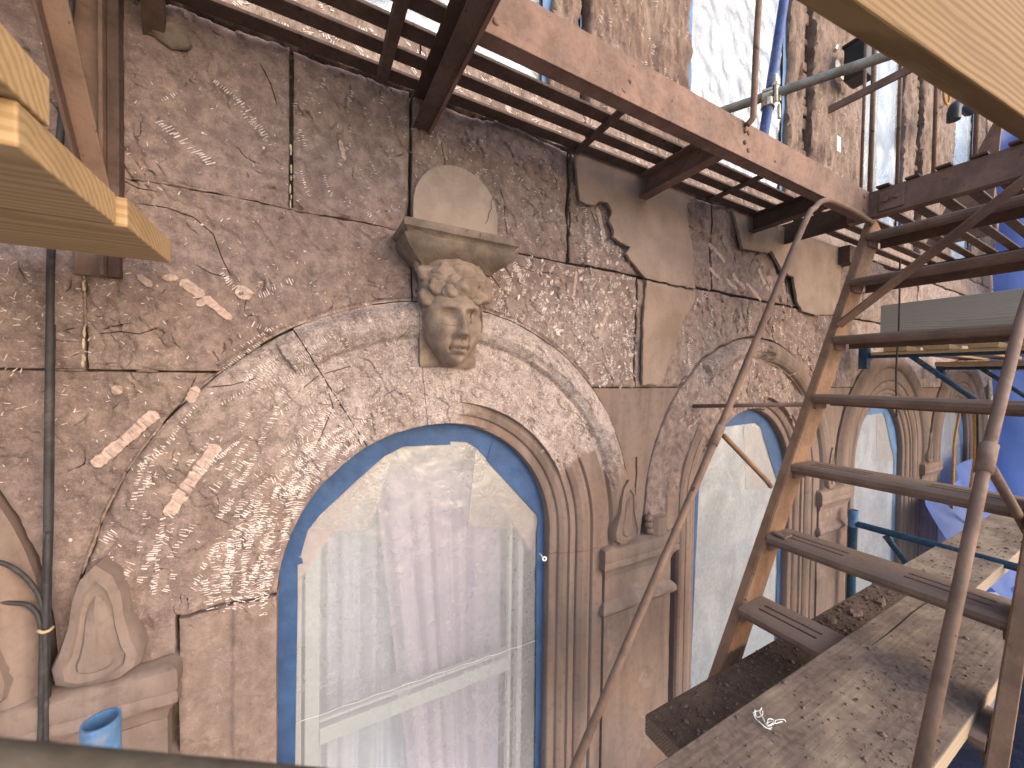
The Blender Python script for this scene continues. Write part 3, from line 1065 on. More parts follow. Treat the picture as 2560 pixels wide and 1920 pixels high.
# --- chisel marks: thousands of small fresh nicks and scraped bars standing on the old surface
class Marks:
    def __init__(s, lift=.0014):
        s.v, s.f, s.lift = [], [], lift
    def quad(s, cx, cz, ax, az, L, w, taper=.6):
        nx, nz = -az, ax
        b = len(s.v)
        s.v += [(cx - ax * L / 2 - nx * w / 2, cz - az * L / 2 - nz * w / 2), (cx + ax * L / 2 - nx * w / 2 * taper, cz + az * L / 2 - nz * w / 2 * taper),
                (cx + ax * L / 2 + nx * w / 2 * taper, cz + az * L / 2 + nz * w / 2 * taper), (cx - ax * L / 2 + nx * w / 2, cz - az * L / 2 + nz * w / 2)]
        s.f.append((b, b + 1, b + 2, b + 3))
    def comb(s, x, z, ang, L, wid, pitch=.005, th=.0021, drop=.3):
        ax, az = math.cos(ang), math.sin(ang)
        skew = random.uniform(-.35, .35)
        n = int(L / pitch)
        for i in range(n):
            if random.random() < drop:
                continue
            t = (i - n / 2) * pitch + random.uniform(-.001, .001)
            w = wid * random.uniform(.45, 1.05)
            o = random.uniform(-.15, .15) * wid
            px_, pz_ = -az, ax
            d = ang + math.pi / 2 + skew + random.uniform(-.12, .12)
            s.quad(x + ax * t + px_ * o, z + az * t + pz_ * o, math.cos(d), math.sin(d), w, th * random.uniform(.5, 1.25), random.uniform(.3, 1))
    def nick(s, x, z, ang, L, w):
        s.quad(x, z, math.cos(ang), math.sin(ang), L, w, random.uniform(.2, .8))
    def blot(s, x, z, r, n=9):
        b = len(s.v)
        s.v.append((x, z))
        a0 = random.random()
        el = random.uniform(.5, 1)
        t0 = random.uniform(0, 3)
        for i in range(n):
            g = 2 * math.pi * (i + a0) / n
            q = r * random.uniform(.55, 1.1)
            u, v = q * math.cos(g), q * el * math.sin(g)
            s.v.append((x + u * math.cos(t0) - v * math.sin(t0), z + u * math.sin(t0) + v * math.cos(t0)))
        for i in range(n):
            s.f.append((b, b + 1 + i, b + 1 + (i + 1) % n))
    def ribbon(s, x0, z0, x1, z1, w):
        n = max(2, int(math.hypot(x1 - x0, z1 - z0) / .008))
        ax, az = (x1 - x0), (z1 - z0)
        L = math.hypot(ax, az)
        ax, az = ax / L, az / L
        b = len(s.v)
        for i in range(n + 1):
            t = i / n
            e = .25 if i in (0, n) else 1
            wl = w * e * (.85 + .3 * random.random()) / 2
            x, z = x0 + (x1 - x0) * t, z0 + (z1 - z0) * t
            s.v += [(x + az * wl, z - ax * wl), (x - az * wl, z + ax * wl)]
        for i in range(n):
            s.f.append((b + 2 * i, b + 2 * i + 2, b + 2 * i + 3, b + 2 * i + 1))
    def build(s, name, mat, Hf=H):
        A = np.array(s.v)
        h, _, _ = Hf(A[:, 0], A[:, 1])
        V = np.stack([A[:, 0], -(h + s.lift), A[:, 1]], 1)
        return obj(name, V, s.f, mat, WALL, kind="stuff")

def on_stone(x, z):
    r1, t1 = polar(np.array([x]), np.array([z]), 1)
    r2, t2 = polar(np.array([x]), np.array([z]), 2)
    if r1[0] < .60 or r2[0] < .60:
        return False
    if z < -.05 and 1.05 < x < 2.1 and r1[0] > 1.05 and r2[0] > 1.05:
        return False
    h, sm, _ = H(np.array([x]), np.array([z]))
    return sm[0] < .3
mk = Marks(.0042)
R = random
# dense tooling on the spandrel right of the head
for i in range(330):
    x, z = R.uniform(.70, 1.57), R.uniform(-.05, .55)
    if math.hypot(x - XCS[1], z - ZC) < 1.08:
        continue
    mk.comb(x, z, R.choice([1.45, 1.1, .9, .2, 2.2]) + R.uniform(-.2, .2), R.uniform(.02, .075), R.uniform(.010, .020), R.uniform(.006, .009), .0042, .18)
# fine close tooling round the crown of the arch
for i in range(760):
    t, r = math.radians(R.uniform(36, 128)), R.uniform(.60, 1.05)
    x, z = XCS[1] + r * math.cos(t), ZC + r * math.sin(t)
    if on_stone(x, z):
        mk.comb(x, z, t + R.choice([0, .15, 1.5]) + R.uniform(-.15, .15), R.uniform(.012, .045), R.uniform(.006, .015), R.uniform(.0045, .007), .0022, .3)
# columns of short dashes on the left flank of the arch
for i in range(170):
    t = math.radians(R.uniform(118, 179))
    r = R.choice([R.uniform(.60, .76), R.uniform(.60, 1.04)])
    x, z = XCS[1] + r * math.cos(t), ZC + r * math.sin(t)
    if on_stone(x, z):
        mk.comb(x, z, t - math.pi / 2 + R.uniform(-.3, .3), R.uniform(.03, .15), R.uniform(.011, .024), R.uniform(.006, .0095), .0032, .3)
for i in range(90):
    x, z = R.uniform(1.15, 1.55), R.uniform(.57, 1.0)
    mk.comb(x, z, R.choice([1.4, 1.2, 1.8]) + R.uniform(-.2, .2), R.uniform(.02, .07), R.uniform(.012, .022), .0068, .003, .25)
for i in range(80):
    x, z = R.uniform(.45, 1.10), R.uniform(.57, 1.04)
    mk.comb(x, z, R.choice([2.2, 1.2, .8]) + R.uniform(-.3, .3), R.uniform(.015, .05), R.uniform(.010, .02), .0068, .0026, .35)
for i in range(36):
    x, z = R.uniform(-.04, .34), R.uniform(.57, 1.04)
    mk.comb(x, z, R.choice([1.9, 1.2]) + R.uniform(-.3, .3), R.uniform(.02, .06), R.uniform(.009, .016), .0068, .0026, .4)
for (x0, y0, x1, y1, w) in ((345, 265, 470, 365, .028), (515, 215, 580, 300, .02), (350, 215, 400, 190, .012), (650, 370, 670, 430, .012), (460, 170, 530, 230, .016), (520, 240, 590, 320, .012), (700, 380, 716, 430, .01), (920, 255, 935, 300, .016), (960, 290, 930, 345, .01),
                            (480, 590, 520, 640, .02), (545, 700, 590, 720, .02), (560, 640, 640, 600, .022), (600, 880, 520, 1050, .02), (700, 890, 640, 1120, .03), (640, 1010, 610, 1190, .03), (560, 1080, 520, 1240, .025), (590, 1160, 560, 1260, .02),
                            (610, 700, 500, 760, .012), (575, 730, 480, 800, .012), (350, 1120, 330, 1290, .016), (300, 1010, 360, 960, .02), (240, 1150, 205, 1190, .03), (430, 870, 330, 1000, .012), (1150, 580, 1190, 600, .02), (1190, 620, 1165, 640, .022)):
    p, q = at(x0, y0), at(x1, y1)
    mk.comb((p[0] + q[0]) / 2, (p[2] + q[2]) / 2, math.atan2(q[2] - p[2], q[0] - p[0]), math.hypot(q[0] - p[0], q[2] - p[2]), w, .0075, .0034, .2)
for i in range(150):
    x, z = R.uniform(1.75, 3.7), R.uniform(-.15, .53)
    if on_stone(x, z):
        mk.comb(x, z, R.choice([1.3, .9, 1.7]) + R.uniform(-.25, .25), R.uniform(.03, .1), R.uniform(.012, .026), R.uniform(.008, .012), .0045, .3)
# stray nicks everywhere
for i in range(1500):
    x, z = R.uniform(-.95, 1.6), R.uniform(-.9, 1.08)
    if R.random() < .55 and z > .56 and x < .35:
        continue
    if on_stone(x, z):
        mk.nick(x, z, R.uniform(0, 3.1), R.uniform(.004, .013), R.uniform(.0012, .003))
for i in range(70):
    x, z = R.uniform(-.95, 1.6), R.uniform(-.9, 1.0)
    if on_stone(x, z) and (x < 0 or z < .5):
        mk.blot(x, z, R.uniform(.002, .006))
for i in range(190):                                      # bleached scuffs on the left stones
    x, z = R.gauss(-.66, .12), R.gauss(.22, .16)
    mk.nick(x, z, R.choice([.3, 1.0, 2.6]) + R.uniform(-.4, .4), R.uniform(.004, .016), R.uniform(.0012, .0035))
for i in range(60):                                       # solid little facets where the chisel bit flat
    if i < 44:
        x, z = R.uniform(.72, 1.55), R.uniform(-.04, .54)
    else:
        x, z = R.uniform(1.14, 1.5), R.uniform(.58, .95)
    if math.hypot(x - XCS[1], z - ZC) > 1.09:
        g = R.choice([1.4, .9, .25, 2.3]) + R.uniform(-.2, .2)
        L = R.uniform(.012, .034)
        mk.ribbon(x, z, x + L * math.cos(g), z + L * math.sin(g), R.uniform(.009, .016))
mk.build("chisel_marks", M_PALE)
bars = Marks(.0032)
for (x0, y0, x1, y1, w) in ((360, 1115, 470, 960, .034), (200, 1008, 340, 890, .030), (225, 990, 300, 925, .03), (520, 645, 535, 620, .05), (410, 870, 425, 835, .03), (240, 850, 262, 835, .03), (425, 660, 455, 640, .022), (390, 605, 440, 640, .03), (445, 645, 500, 690, .022), (300, 595, 330, 620, .02), (350, 600, 385, 600, .018),
                            (735, 300, 745, 345, .014), (1060, 590, 1100, 560, .02), (1245, 585, 1240, 640, .014)):
    p, q = at(x0, y0), at(x1, y1)
    bars.ribbon(p[0], p[2], q[0], q[2], w)
for pts in (((1365, 600), (1450, 690)), ((1510, 685), (1590, 770)), ((1560, 640), (1640, 770)), ((1660, 720), (1780, 860)), ((1370, 400), (1480, 560)), ((1770, 590), (1840, 780)), ((1840, 660), (1880, 760)), ((500, 110), (560, 370)), ((490, 1130), (560, 940)), ((1880, 1010), (1900, 1100)), ((1950, 1060), (1980, 1150)), ((2100, 1010), (2080, 1060))):
    (a, b), (c, d) = [at(*q) for q in z7(pts)][0][[0, 2]], [at(*q) for q in z7(pts)][1][[0, 2]]
    bars.ribbon(a, b, c, d, R.uniform(.02, .034))
for i in range(70):
    t, r = math.radians(R.uniform(30, 150)), R.uniform(.62, 1.05)
    x, z = XCS[2] + r * math.cos(t), ZC + r * math.sin(t)
    if on_stone(x, z):
        a = R.uniform(.3, 2)
        bars.ribbon(x, z, x + .05 * math.cos(a), z + .05 * math.sin(a), .014)
bars.build("scraped_bars", M_BAR)
up_mk = Marks(.004)
for i in range(160):
    x, z = R.choice([R.uniform(1.3, 2.0), R.uniform(3.55, 4.35)]), R.uniform(1.42, 2.4)
    up_mk.comb(x, z, 1.5 + R.uniform(-.3, .3), R.uniform(.02, .08), R.uniform(.012, .025), .008, .003, .35)
for i in range(260):
    x, z = R.uniform(-1.4, 3.2), R.uniform(1.16, 1.33)
    up_mk.comb(x, z, R.uniform(0, 3), R.uniform(.02, .06), R.uniform(.012, .03), .008, .004, .3)
up_mk.build("chisel_marks", M_PALE, H_up)

# --- carved keystone: block, face, hair, moulded shelf and half-round tablet
KEY = None
def sculpt():
    a, b, d, cx, cz = .120, .190, .135, .512, .226
    ns, nt = 60, 150
    V, Fc = [], []
    S = np.linspace(0, 1, ns)[:, None] * np.ones((1, nt))
    Tt = np.linspace(0, 2 * math.pi, nt, endpoint=False)[None, :] * np.ones((ns, 1))
    sf = np.sin(S * math.pi / 2)
    u, v = sf * np.cos(Tt), sf * np.sin(Tt)
    wx = 1 - .24 * sstep(-.25, -1.0, v) - .04 * sstep(.4, 1, v)
    out = d * np.power(np.clip(np.cos(S * math.pi / 2), 0, 1), .62)
    G = lambda x0, z0, sx, sz: np.exp(-((u - x0) / sx) ** 2 - ((v - z0) / sz) ** 2)
    f = np.zeros_like(u)
    nose = np.interp(v, [-.46, -.41, -.36, -.28, -.05, .10, .2], [0, .022, .046, .042, .026, .014, 0])
    f += nose * np.exp(-(u / np.interp(v, [-.4, .1], [.17, .13])) ** 2)
    for s in (-1, 1):
        f += .015 * G(s * .15, -.35, .085, .07)
        f -= .030 * G(s * .37, .045, .22, .085)
        f += .016 * G(s * .38, .03, .13, .05)
        f += .006 * G(s * .38, .085, .16, .018)
        f -= .004 * G(s * .38, .012, .14, .014)
        f += .016 * np.exp(-((v - .165 + .10 * (np.abs(u) - .35) ** 2) / .05) ** 2) * np.exp(-((u - s * .38) / .26) ** 2)
        f += .012 * G(s * .50, -.25, .22, .18)
        f -= .010 * np.exp(-((np.abs(u) - .27 - .25 * (-.38 - v)) / .05) ** 2) * sstep(-.34, -.42, v) * sstep(-.70, -.6, v) * .5
        f -= .008 * G(s * .33, -.63, .06, .06)
    f += .018 * np.exp(-(u / .23) ** 2 - ((v + .565) / .042) ** 2)
    f += .019 * np.exp(-(u / .19) ** 2 - ((v + .685) / .042) ** 2)
    f -= .013 * np.exp(-(u / .26) ** 2 - ((v + .628) / .016) ** 2)
    f -= .010 * G(0, -.765, .22, .04)
    f -= .004 * G(0, -.50, .03, .05)
    f += .020 * G(0, -.88, .24, .10)
    f += .010 * G(0, .36, .5, .14)
    x, z = cx + a * u * wx, cz + b * v
    f += .0042 * fbm(x.ravel(), z.ravel(), .03, 4, 91).reshape(u.shape) * sf
    for (x0, z0, x1, z1, w, dp) in ((.60, .31, .625, .10, .0024, .02), (.585, .33, .60, .22, .002, .01), (.545, .20, .56, .26, .002, .010), (.43, .19, .52, .185, .0016, .006)):
        g = seg_dist(x.ravel() + .006 * fbm(x.ravel(), z.ravel(), .02, 2, 93), z.ravel(), [(x0, z0)], [(x1, z1)]).reshape(u.shape)
        f -= dp * np.exp(-(g / w) ** 2)
    y = -(.022 + out + f * sstep(0, .25, out / d))
    V = np.stack([x.ravel(), y.ravel(), z.ravel()], 1)
    idx = np.arange(ns * nt).reshape(ns, nt)
    for i in range(ns - 1):
        r0, r1 = idx[i], idx[i + 1]
        if i == 0:
            for k in range(nt):
                Fc.append((r0[0], r1[k], r1[(k + 1) % nt]))
        else:
            for k in range(nt):
                k2 = (k + 1) % nt
                Fc.append((r0[k], r1[k], r1[k2], r0[k2]))
    return V, Fc
V, Fc = sculpt()
key = corbel("keystone", .508, .092, [(.028, .47), (.030, .40), (.030, .20), (.026, .05), (.022, .036)], M_CARVE, WALL, 14, seed=140, noise=.005)
obj("carved_face", V, Fc, M_CARVE, key, smooth=70)
mb = MB()
curls = [(-.105, .300, .10, .036), (-.075, .335, .125, .040), (-.03, .315, .150, .034), (.018, .332, .158, .042), (.062, .312, .145, .036), (.098, .325, .115, .040), (-.095, .385, .09, .042), (-.045, .385, .125, .044), (.012, .392, .135, .044), (.068, .385, .12, .042), (.112, .375, .085, .038), (-.02, .355, .15, .03), (.045, .36, .148, .03), (-.06, .43, .10, .04), (0, .435, .115, .04), (.06, .43, .1, .04), (-.11, .425, .07, .036), (.11, .42, .07, .036)]
for dx, z, o, r in curls:
    o = o - .012
    r = r * 1.14
    q = MB().sphere((.512 + dx, -o, z), r, (1.12, .62, .86), 28, 20)
    P = np.array(q.v)
    c = np.array((.512 + dx, -o, z))
    
    dlt = P - c
    ang = np.arctan2(dlt[:, 2], dlt[:, 0])
    rad = np.hypot(dlt[:, 2], dlt[:, 0]) / r
    sw = 1 + .06 * np.sin(ang * 1 + rad * 10 + dx * 40) + .26 * fbm(P[:, 0], P[:, 2], .028, 4, 97)
    mb.add(c + dlt * sw[:, None], q.f)
for (dx, z, o, r, sc_) in ((0, .36, .07, .13, (1.05, .62, .72)), (0, .42, .05, .12, (1.05, .7, .5))):
    q = MB().sphere((.512 + dx, -o, z), r, sc_, 40, 28)
    P = np.array(q.v)
    c = np.array((.512 + dx, -o, z))
    mb.add(c + (P - c) * (1 + .10 * fbm(P[:, 0], P[:, 2], .04, 4, 99))[:, None], q.f)
mb.build("carved_hair", M_CARVE, key, smooth=80)
corbel("moulded_shelf", .520, .055, [(.150, .556), (.168, .548), (.172, .540), (.172, .520), (.160, .512), (.157, .503), (.168, .497), (.166, .484), (.150, .462), (.122, .440), (.096, .424), (.088, .412)], M_SHELF, key, 40, seed=150, noise=.003)
mb = MB()
P = [(.535 + .174 * math.cos(g), .664 + .176 * math.sin(g)) for g in np.linspace(0, math.pi, 48)] + [(.361, .53), (.709, .53)]
n = len(P)
V = [(x, -.034, z) for x, z in P] + [(x, .05, z) for x, z in P]
Fc = [tuple(range(n))] + [(i, i + n, (i + 1) % n + n, (i + 1) % n) for i in range(n)]
Fc[0] = tuple(range(n))
obj("half_round_tablet", V, [Fc[0]] + [f[::-1] for f in Fc[1:]], M_TABLET, key, smooth=30, bevel=.004)
# old cracks across the tablet and the shelf: fine open fissures
def fissure(pts, w, mat, par):
    P = [np.array(p, float) for p in pts]
    q = MB()
    for i in range(len(P) - 1):
        a, b = P[i], P[i + 1]
        d = (b - a) / np.linalg.norm(b - a)
        n_ = np.array((-d[2], 0, d[0]))
        t0, t1 = (w * (.4 + .6 * R.random()) for _ in range(2))
        q.add([a - n_ * t0, b - n_ * t1, b + n_ * t1, a + n_ * t0], [(0, 1, 2, 3)])
    return q.build("fissure", mat, par)
M_FISS = mat_simple("open_fissure", (.03, .02, .016), .2, 30, .95, 0, obc=False)
fissure([(.693, -.0355, .765), (.681, -.0355, .735), (.684, -.0355, .71), (.672, -.0355, .688), (.668, -.0355, .66), (.655, -.0355, .64)], .0013, M_FISS, key)
fissure([(.575, -.1745, .541), (.572, -.1745, .520)], .0016, M_FISS, key)
fissure([(1.607, .0108, -.43), (1.612, .0108, -.52), (1.604, .0108, -.60), (1.610, .0108, -.70), (1.606, .0108, -.78), (1.612, .0108, -.868)], .006, M_FISS, WALL)
# mortar still filling lengths of the joints
M_FILL = mat_simple("worn_joint_mortar", (.215, .150, .128), .3, 60, .95, .003, 150, obc=False)
def fill(path, share, r=.0042):
    path = [np.array(p, float) for p in path]
    i = 0
    while i < len(path) - 3:
        n_ = R_.randint(3, 12)
        if R_.random() < share:
            seg = path[i:i + n_ + 1]
            if len(seg) > 2:
                X = np.array([p[0] for p in seg]); Z = np.array([p[1] for p in seg])
                h = H(X, Z)[0]
                pts = [(a, -c + .0035, b) for a, b, c in zip(X, Z, h)]
                rr = [r * R_.uniform(.6, 1.2) for _ in pts]
                rr[0] = rr[-1] = .0012
                MB().tube(pts, rr, 6).build("joint_mortar", M_FILL, WALL, smooth=180)
        i += n_
g_ = np.radians(np.linspace(176, 97, 110))
fill([(XCS[1] + 1.0695 * math.cos(t), ZC + 1.0695 * math.sin(t)) for t in g_], .6)
fill([(x, .0035) for x in np.linspace(-.98, -.25, 60)], .65)
fill([(x, JZ) for x in np.linspace(-.98, 1.1, 150)], .5)
fill([(-.545, z) for z in np.linspace(.02, .55, 40)], .3)
#PART3
# ------------------------------------------------------------------ windows, plastic and tape
def sheet(name, poly, Y, mat, parent, sp=.02, amp=.0015, th=0, seed=5):
    """wrinkled thin sheet on the plane Y"""
    P = resample(ccw(poly), sp)
    lo, hi = P.min(0), P.max(0)
    gx, gz = np.meshgrid(np.arange(lo[0], hi[0], sp), np.arange(lo[1], hi[1], sp))
    gx, gz = gx.ravel() + RS.uniform(-.2, .2, gx.size) * sp, gz.ravel() + RS.uniform(-.2, .2, gz.size) * sp
    k = inside(gx, gz, P)
    gx, gz = gx[k], gz[k]
    k = seg_dist(gx, gz, P, np.roll(P, -1, 0)) > sp * .4
    X, Z = np.concatenate([P[:, 0], gx[k]]), np.concatenate([P[:, 1], gz[k]])
    nb = len(P)
    vo, eo, fo, *_ = delaunay_2d_cdt([Vector(p) for p in zip(X, Z)], [(i, (i + 1) % nb) for i in range(nb)], [], 1, 1e-6)
    VX, VZ = np.array([v[0] for v in vo]), np.array([v[1] for v in vo])
    y = Y - amp * (fbm(VX, VZ, .06, 3, seed) + .6 * (1 - 2 * np.abs(fbm(VX, VZ, .09, 2, seed + 3))))
    return obj(name, np.stack([VX, y, VZ], 1), [tuple(f) for f in fo], mat, parent, smooth=180)

YT = .100
x1 = XCS[1]
win = thing("sash_window", "white sash window with pale meeting rail behind the large taped plastic sheet", "window", (x1, .2, -2.3))
def yb(pts, Y):
    return xz(pts, Y)
def framebar(name, x0, x1_, z0, z1, y0, y1, mat=M_FRAME, par=None, bv=.004):
    return MB().box((x0, y0, z0), (x1_, y1, z1)).build(name, mat, par or win, bevel=bv)
framebar("stile", .0, .052, -2.3, -.32, .165, .205)
framebar("stile", .905, .925, -2.3, -.40, .175, .205)
framebar("stile", .955, .985, -2.3, -.42, .165, .205)
framebar("jamb_liner", -.060, -.012, -2.3, -.40, .150, .20, M_FRAME)
mr = at(690, 1605, .18)
zr = -1.475
framebar("meeting_rail", .052, .905, zr, zr + .066, .160, .205)
framebar("meeting_rail_lip", .052, .905, zr + .080, zr + .094, .172, .206, M_FRAME)
MB().box((.05, .208, -2.3), (.906, .211, -.28)).build("pane", mat_plastic("window_glass", (.3, .33, .33), .0, .06, .06, .0003, 3), win)
IY = .135
sheet("arch_infill", yb([(642, 1320), (650, 1250), (690, 1190), (770, 1090), (845, 985), (800, 940), (620, 1060), (585, 1180), (590, 1320)], IY), IY, M_INFILL, win, .03, .0005)
sheet("arch_infill", yb([(1165, 1240), (1150, 1195), (1105, 1125), (1075, 1080), (1060, 1000), (1120, 960), (1200, 1080), (1215, 1240)], IY), IY, M_INFILL, win, .03, .0005)
mb = MB()
mb.box((.15, .215, -.415), (.90, .25, -.20))
mb.build("head_board", M_CREAM, win, bevel=.003)
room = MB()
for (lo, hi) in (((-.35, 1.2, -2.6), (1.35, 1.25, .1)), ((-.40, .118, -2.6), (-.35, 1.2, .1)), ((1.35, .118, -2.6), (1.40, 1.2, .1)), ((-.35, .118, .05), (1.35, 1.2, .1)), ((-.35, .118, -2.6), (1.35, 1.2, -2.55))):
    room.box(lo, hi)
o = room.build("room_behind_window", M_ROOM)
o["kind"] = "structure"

def curtain(name, label, xf, x0, x1_, z0, z1, y, mat, folds, seed):
    """pleated cloth; xf(t, z) places the pleat t at height z"""
    nu, nz = folds * 14, 40
    V, Fc = [], []
    for j in range(nz + 1):
        z = z1 + (z0 - z1) * j / nz
        for i in range(nu + 1):
            t = i / nu
            x = xf(t, z)
            ph = t * folds * 2 * math.pi + .8 * math.sin(t * 9 + seed) + .25 * math.sin(j * .12 + t * 6)
            a = .028 * (.75 + .4 * math.sin(t * 17 + seed))
            yy = y + a * math.sin(ph) + .006 * math.sin(2.3 * ph + 1)
            V.append((x + .006 * math.cos(ph), yy, z))
    for j in range(nz):
        for i in range(nu):
            a = j * (nu + 1) + i
            Fc.append((a, a + nu + 1, a + nu + 2, a + 1))
    o = obj(name, V, Fc, mat, smooth=180)
    return tag(o, label, "curtain")
curtain("curtain", "pleated lilac curtain hanging in the middle of the large arched window",
        lambda t, z: (.26 - .115 * (z + .36)) + t * (.90 - (.26 - .115 * (z + .36))), 0, 0, -2.35, -.36, .29, M_LILAC, 6, 2)
curtain("curtain", "pleated white net curtain at the left side of the large arched window",
        lambda t, z: .03 + t * .44, 0, 0, -2.35, -.36, .40, M_WHITEC, 5, 5)

plas = thing("plastic_sheet", "hazy plastic sheet edged in wrinkled blue tape over the nearest arched window", "plastic sheet", (x1, YT, -2.3), "taped plastic window covers")
inner = [(637, 1680), (643, 1300), (643, 1215), (665, 1145), (690, 1112), (770, 1038), (832, 984), (868, 966), (890, 960), (972, 960), (975, 953), (1010, 955), (1030, 968), (1060, 1003), (1165, 1115), (1158, 1200), (1155, 1680)]
pin = yb([(625, 1690), (628, 1200), (655, 1130), (760, 1030), (840, 970), (985, 945), (1040, 960), (1170, 1110), (1168, 1690)], YT)
sheet("sheet", pin, YT + .004, M_POLY, plas, .022, .003)
sheet("doubled_flap", yb([(662, 1135), (834, 988), (842, 1000), (815, 1095), (790, 1150), (660, 1142)], YT), YT - .001, M_POLY_DBL, plas, .02, .0012)
sheet("doubled_flap", yb([(1028, 968), (1060, 1003), (1150, 1105), (1150, 1143), (1010, 1138), (1018, 1060)], YT), YT - .001, M_POLY_DBL, plas, .02, .0012)
pc, qc = at(640, 1562, YT), at(1158, 1384, YT)
cr = []
for i in range(60):
    t = i / 59
    cr.append((pc[0] + (qc[0] - pc[0]) * t, YT - .001, pc[2] + (qc[2] - pc[2]) * t + .0025 * math.sin(i * .9) + .004 * math.sin(math.pi * t)))
MB().tube(cr, .0010, 5).build("crease", mat_simple("bright_crease", (.60, .58, .58), .05, 20, .5, 0), plas, smooth=180)
def arcY(k, a0, a1, r, n=24):
    g = np.radians(np.linspace(a0, a1, n))
    return [(XCS[k] + r * math.cos(t), ZC + r * math.sin(t)) for t in g]
RT = .590
I = yb(inner, YT)
tape = [
    ([(x1 - RT, -2.3), (x1 - RT, -1.15)] + [I[1], I[0]], 0),
    ([(x1 - RT, -1.16), (x1 - RT, ZC)] + arcY(1, 180, 166, RT, 8) + yb([(652, 1205), (655, 1216), (643, 1219), (643, 1310)], YT), .001),
    (arcY(1, 170, 141, RT, 14) + [I[5], I[4], I[3], yb([(649, 1200)], YT)[0]], .002),
    (arcY(1, 145, 104, RT, 18) + [I[8], I[7], I[6], yb([(760, 1046)], YT)[0]], .0012),
    (arcY(1, 108, 84, RT, 12) + yb([(972, 960), (880, 964)], YT), .0022),
    (arcY(1, 86, 58, RT, 12) + yb([(1058, 1001), (1030, 968), (1010, 955), (968, 953)], YT), .001),
    (arcY(1, 61, 14, RT, 20) + yb([(1163, 1126), (1160, 1112), (1050, 994)], YT), .002),
    (arcY(1, 17, 0, RT, 8) + [(x1 + RT, -1.0)] + yb([(1157, 1250), (1159, 1150), (1164, 1118)], YT), .0012),
    ([(x1 + RT, -.96), (x1 + RT, -1.52)] + yb([(1156, 1520), (1157, 1230)], YT), .0024),
    ([(x1 + RT, -1.5), (x1 + RT, -2.3)] + yb([(1154, 1680), (1156, 1500)], YT), .0012),
]
for i, (P, dz) in enumerate(tape):
    sheet("tape_strip", P, YT - .003 - dz, M_TAPE, plas, .010, .0030, seed=200 + i * 7)

def window_far(k, label, mat_t, inner_pts, Yp=YT, sp=.05, group="taped plastic window covers"):
    o = thing("plastic_sheet", label, "plastic sheet", (XCS[k], Yp, -2.3), group)
    xc = XCS[k]
    P = [(xc - .56, -2.3), (xc - .56, ZC)] + arcY(k, 180, 0, .56, 30) + [(xc + .56, ZC), (xc + .56, -2.3)]
    sheet("sheet", P, Yp + .004, M_POLY_BR, o, sp, .003)
    L = [(xc - .59, -2.3), (xc - .59, ZC)] + arcY(k, 180, 128, .59, 12) + [(xc - .30, ZC + .36), (xc - .47, ZC + .05), (xc - .52, -2.3)]
    Tt = arcY(k, 132, 62, .59, 16) + [(xc + .24, ZC + .42), (xc + .16, ZC + .46), (xc - .20, ZC + .45), (xc - .31, ZC + .37)]
    Rr = arcY(k, 66, 0, .59, 16) + [(xc + .59, -2.3), (xc + .515, -2.3), (xc + .505, ZC - .05), (xc + .40, ZC + .12), (xc + .22, ZC + .44)]
    for i, q in enumerate((L, Tt, Rr)):
        sheet("tape_strip", q, Yp - .002 - .001 * i, mat_t, o, sp * .6, .002, seed=300 + i + 10 * k)
    flap = [(xc + .06, ZC - .02), (xc + .50, ZC - .06), (xc + .40, ZC + .14), (xc + .22, ZC + .43), (xc + .02, ZC + .44)]
    sheet("doubled_flap", flap, Yp - .001, M_POLY_DBL, o, sp, .002)
    w = thing("sash_window", ["", "", "pale sash window behind the second arched plastic cover, crossed by the iron stair", "pale sash window behind the third arched plastic cover, beyond the stair", "pale sash window behind the farthest arched plastic cover"][k], "window", (xc, .2, -2.3))
    framebar("stile", xc - .56, xc - .47, -2.3, ZC + .1, .16, .2, par=w)
    framebar("stile", xc + .47, xc + .56, -2.3, ZC + .1, .16, .2, par=w)
    framebar("meeting_rail", xc - .47, xc + .47, -1.40, -1.33, .125, .2, M_GREYW, par=w)
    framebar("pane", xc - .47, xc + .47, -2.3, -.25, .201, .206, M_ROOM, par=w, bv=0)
    r = MB()
    r.box((xc - .8, .35, -2.5), (xc + .8, .36, -.1))
    q = r.build("room_behind_window", M_WHITEC)
    q["kind"] = "structure"
window_far(2, "bright milky plastic sheet edged in blue tape over the second arched window, behind the stair", M_TAPE, None)
window_far(3, "narrow-looking milky plastic sheet with pale blue tape over the third arched window", M_TAPE2, None, sp=.08)
window_far(4, "small distant milky plastic sheet over the farthest arched window beside the blue tarpaulin", M_TAPE2, None, sp=.12)

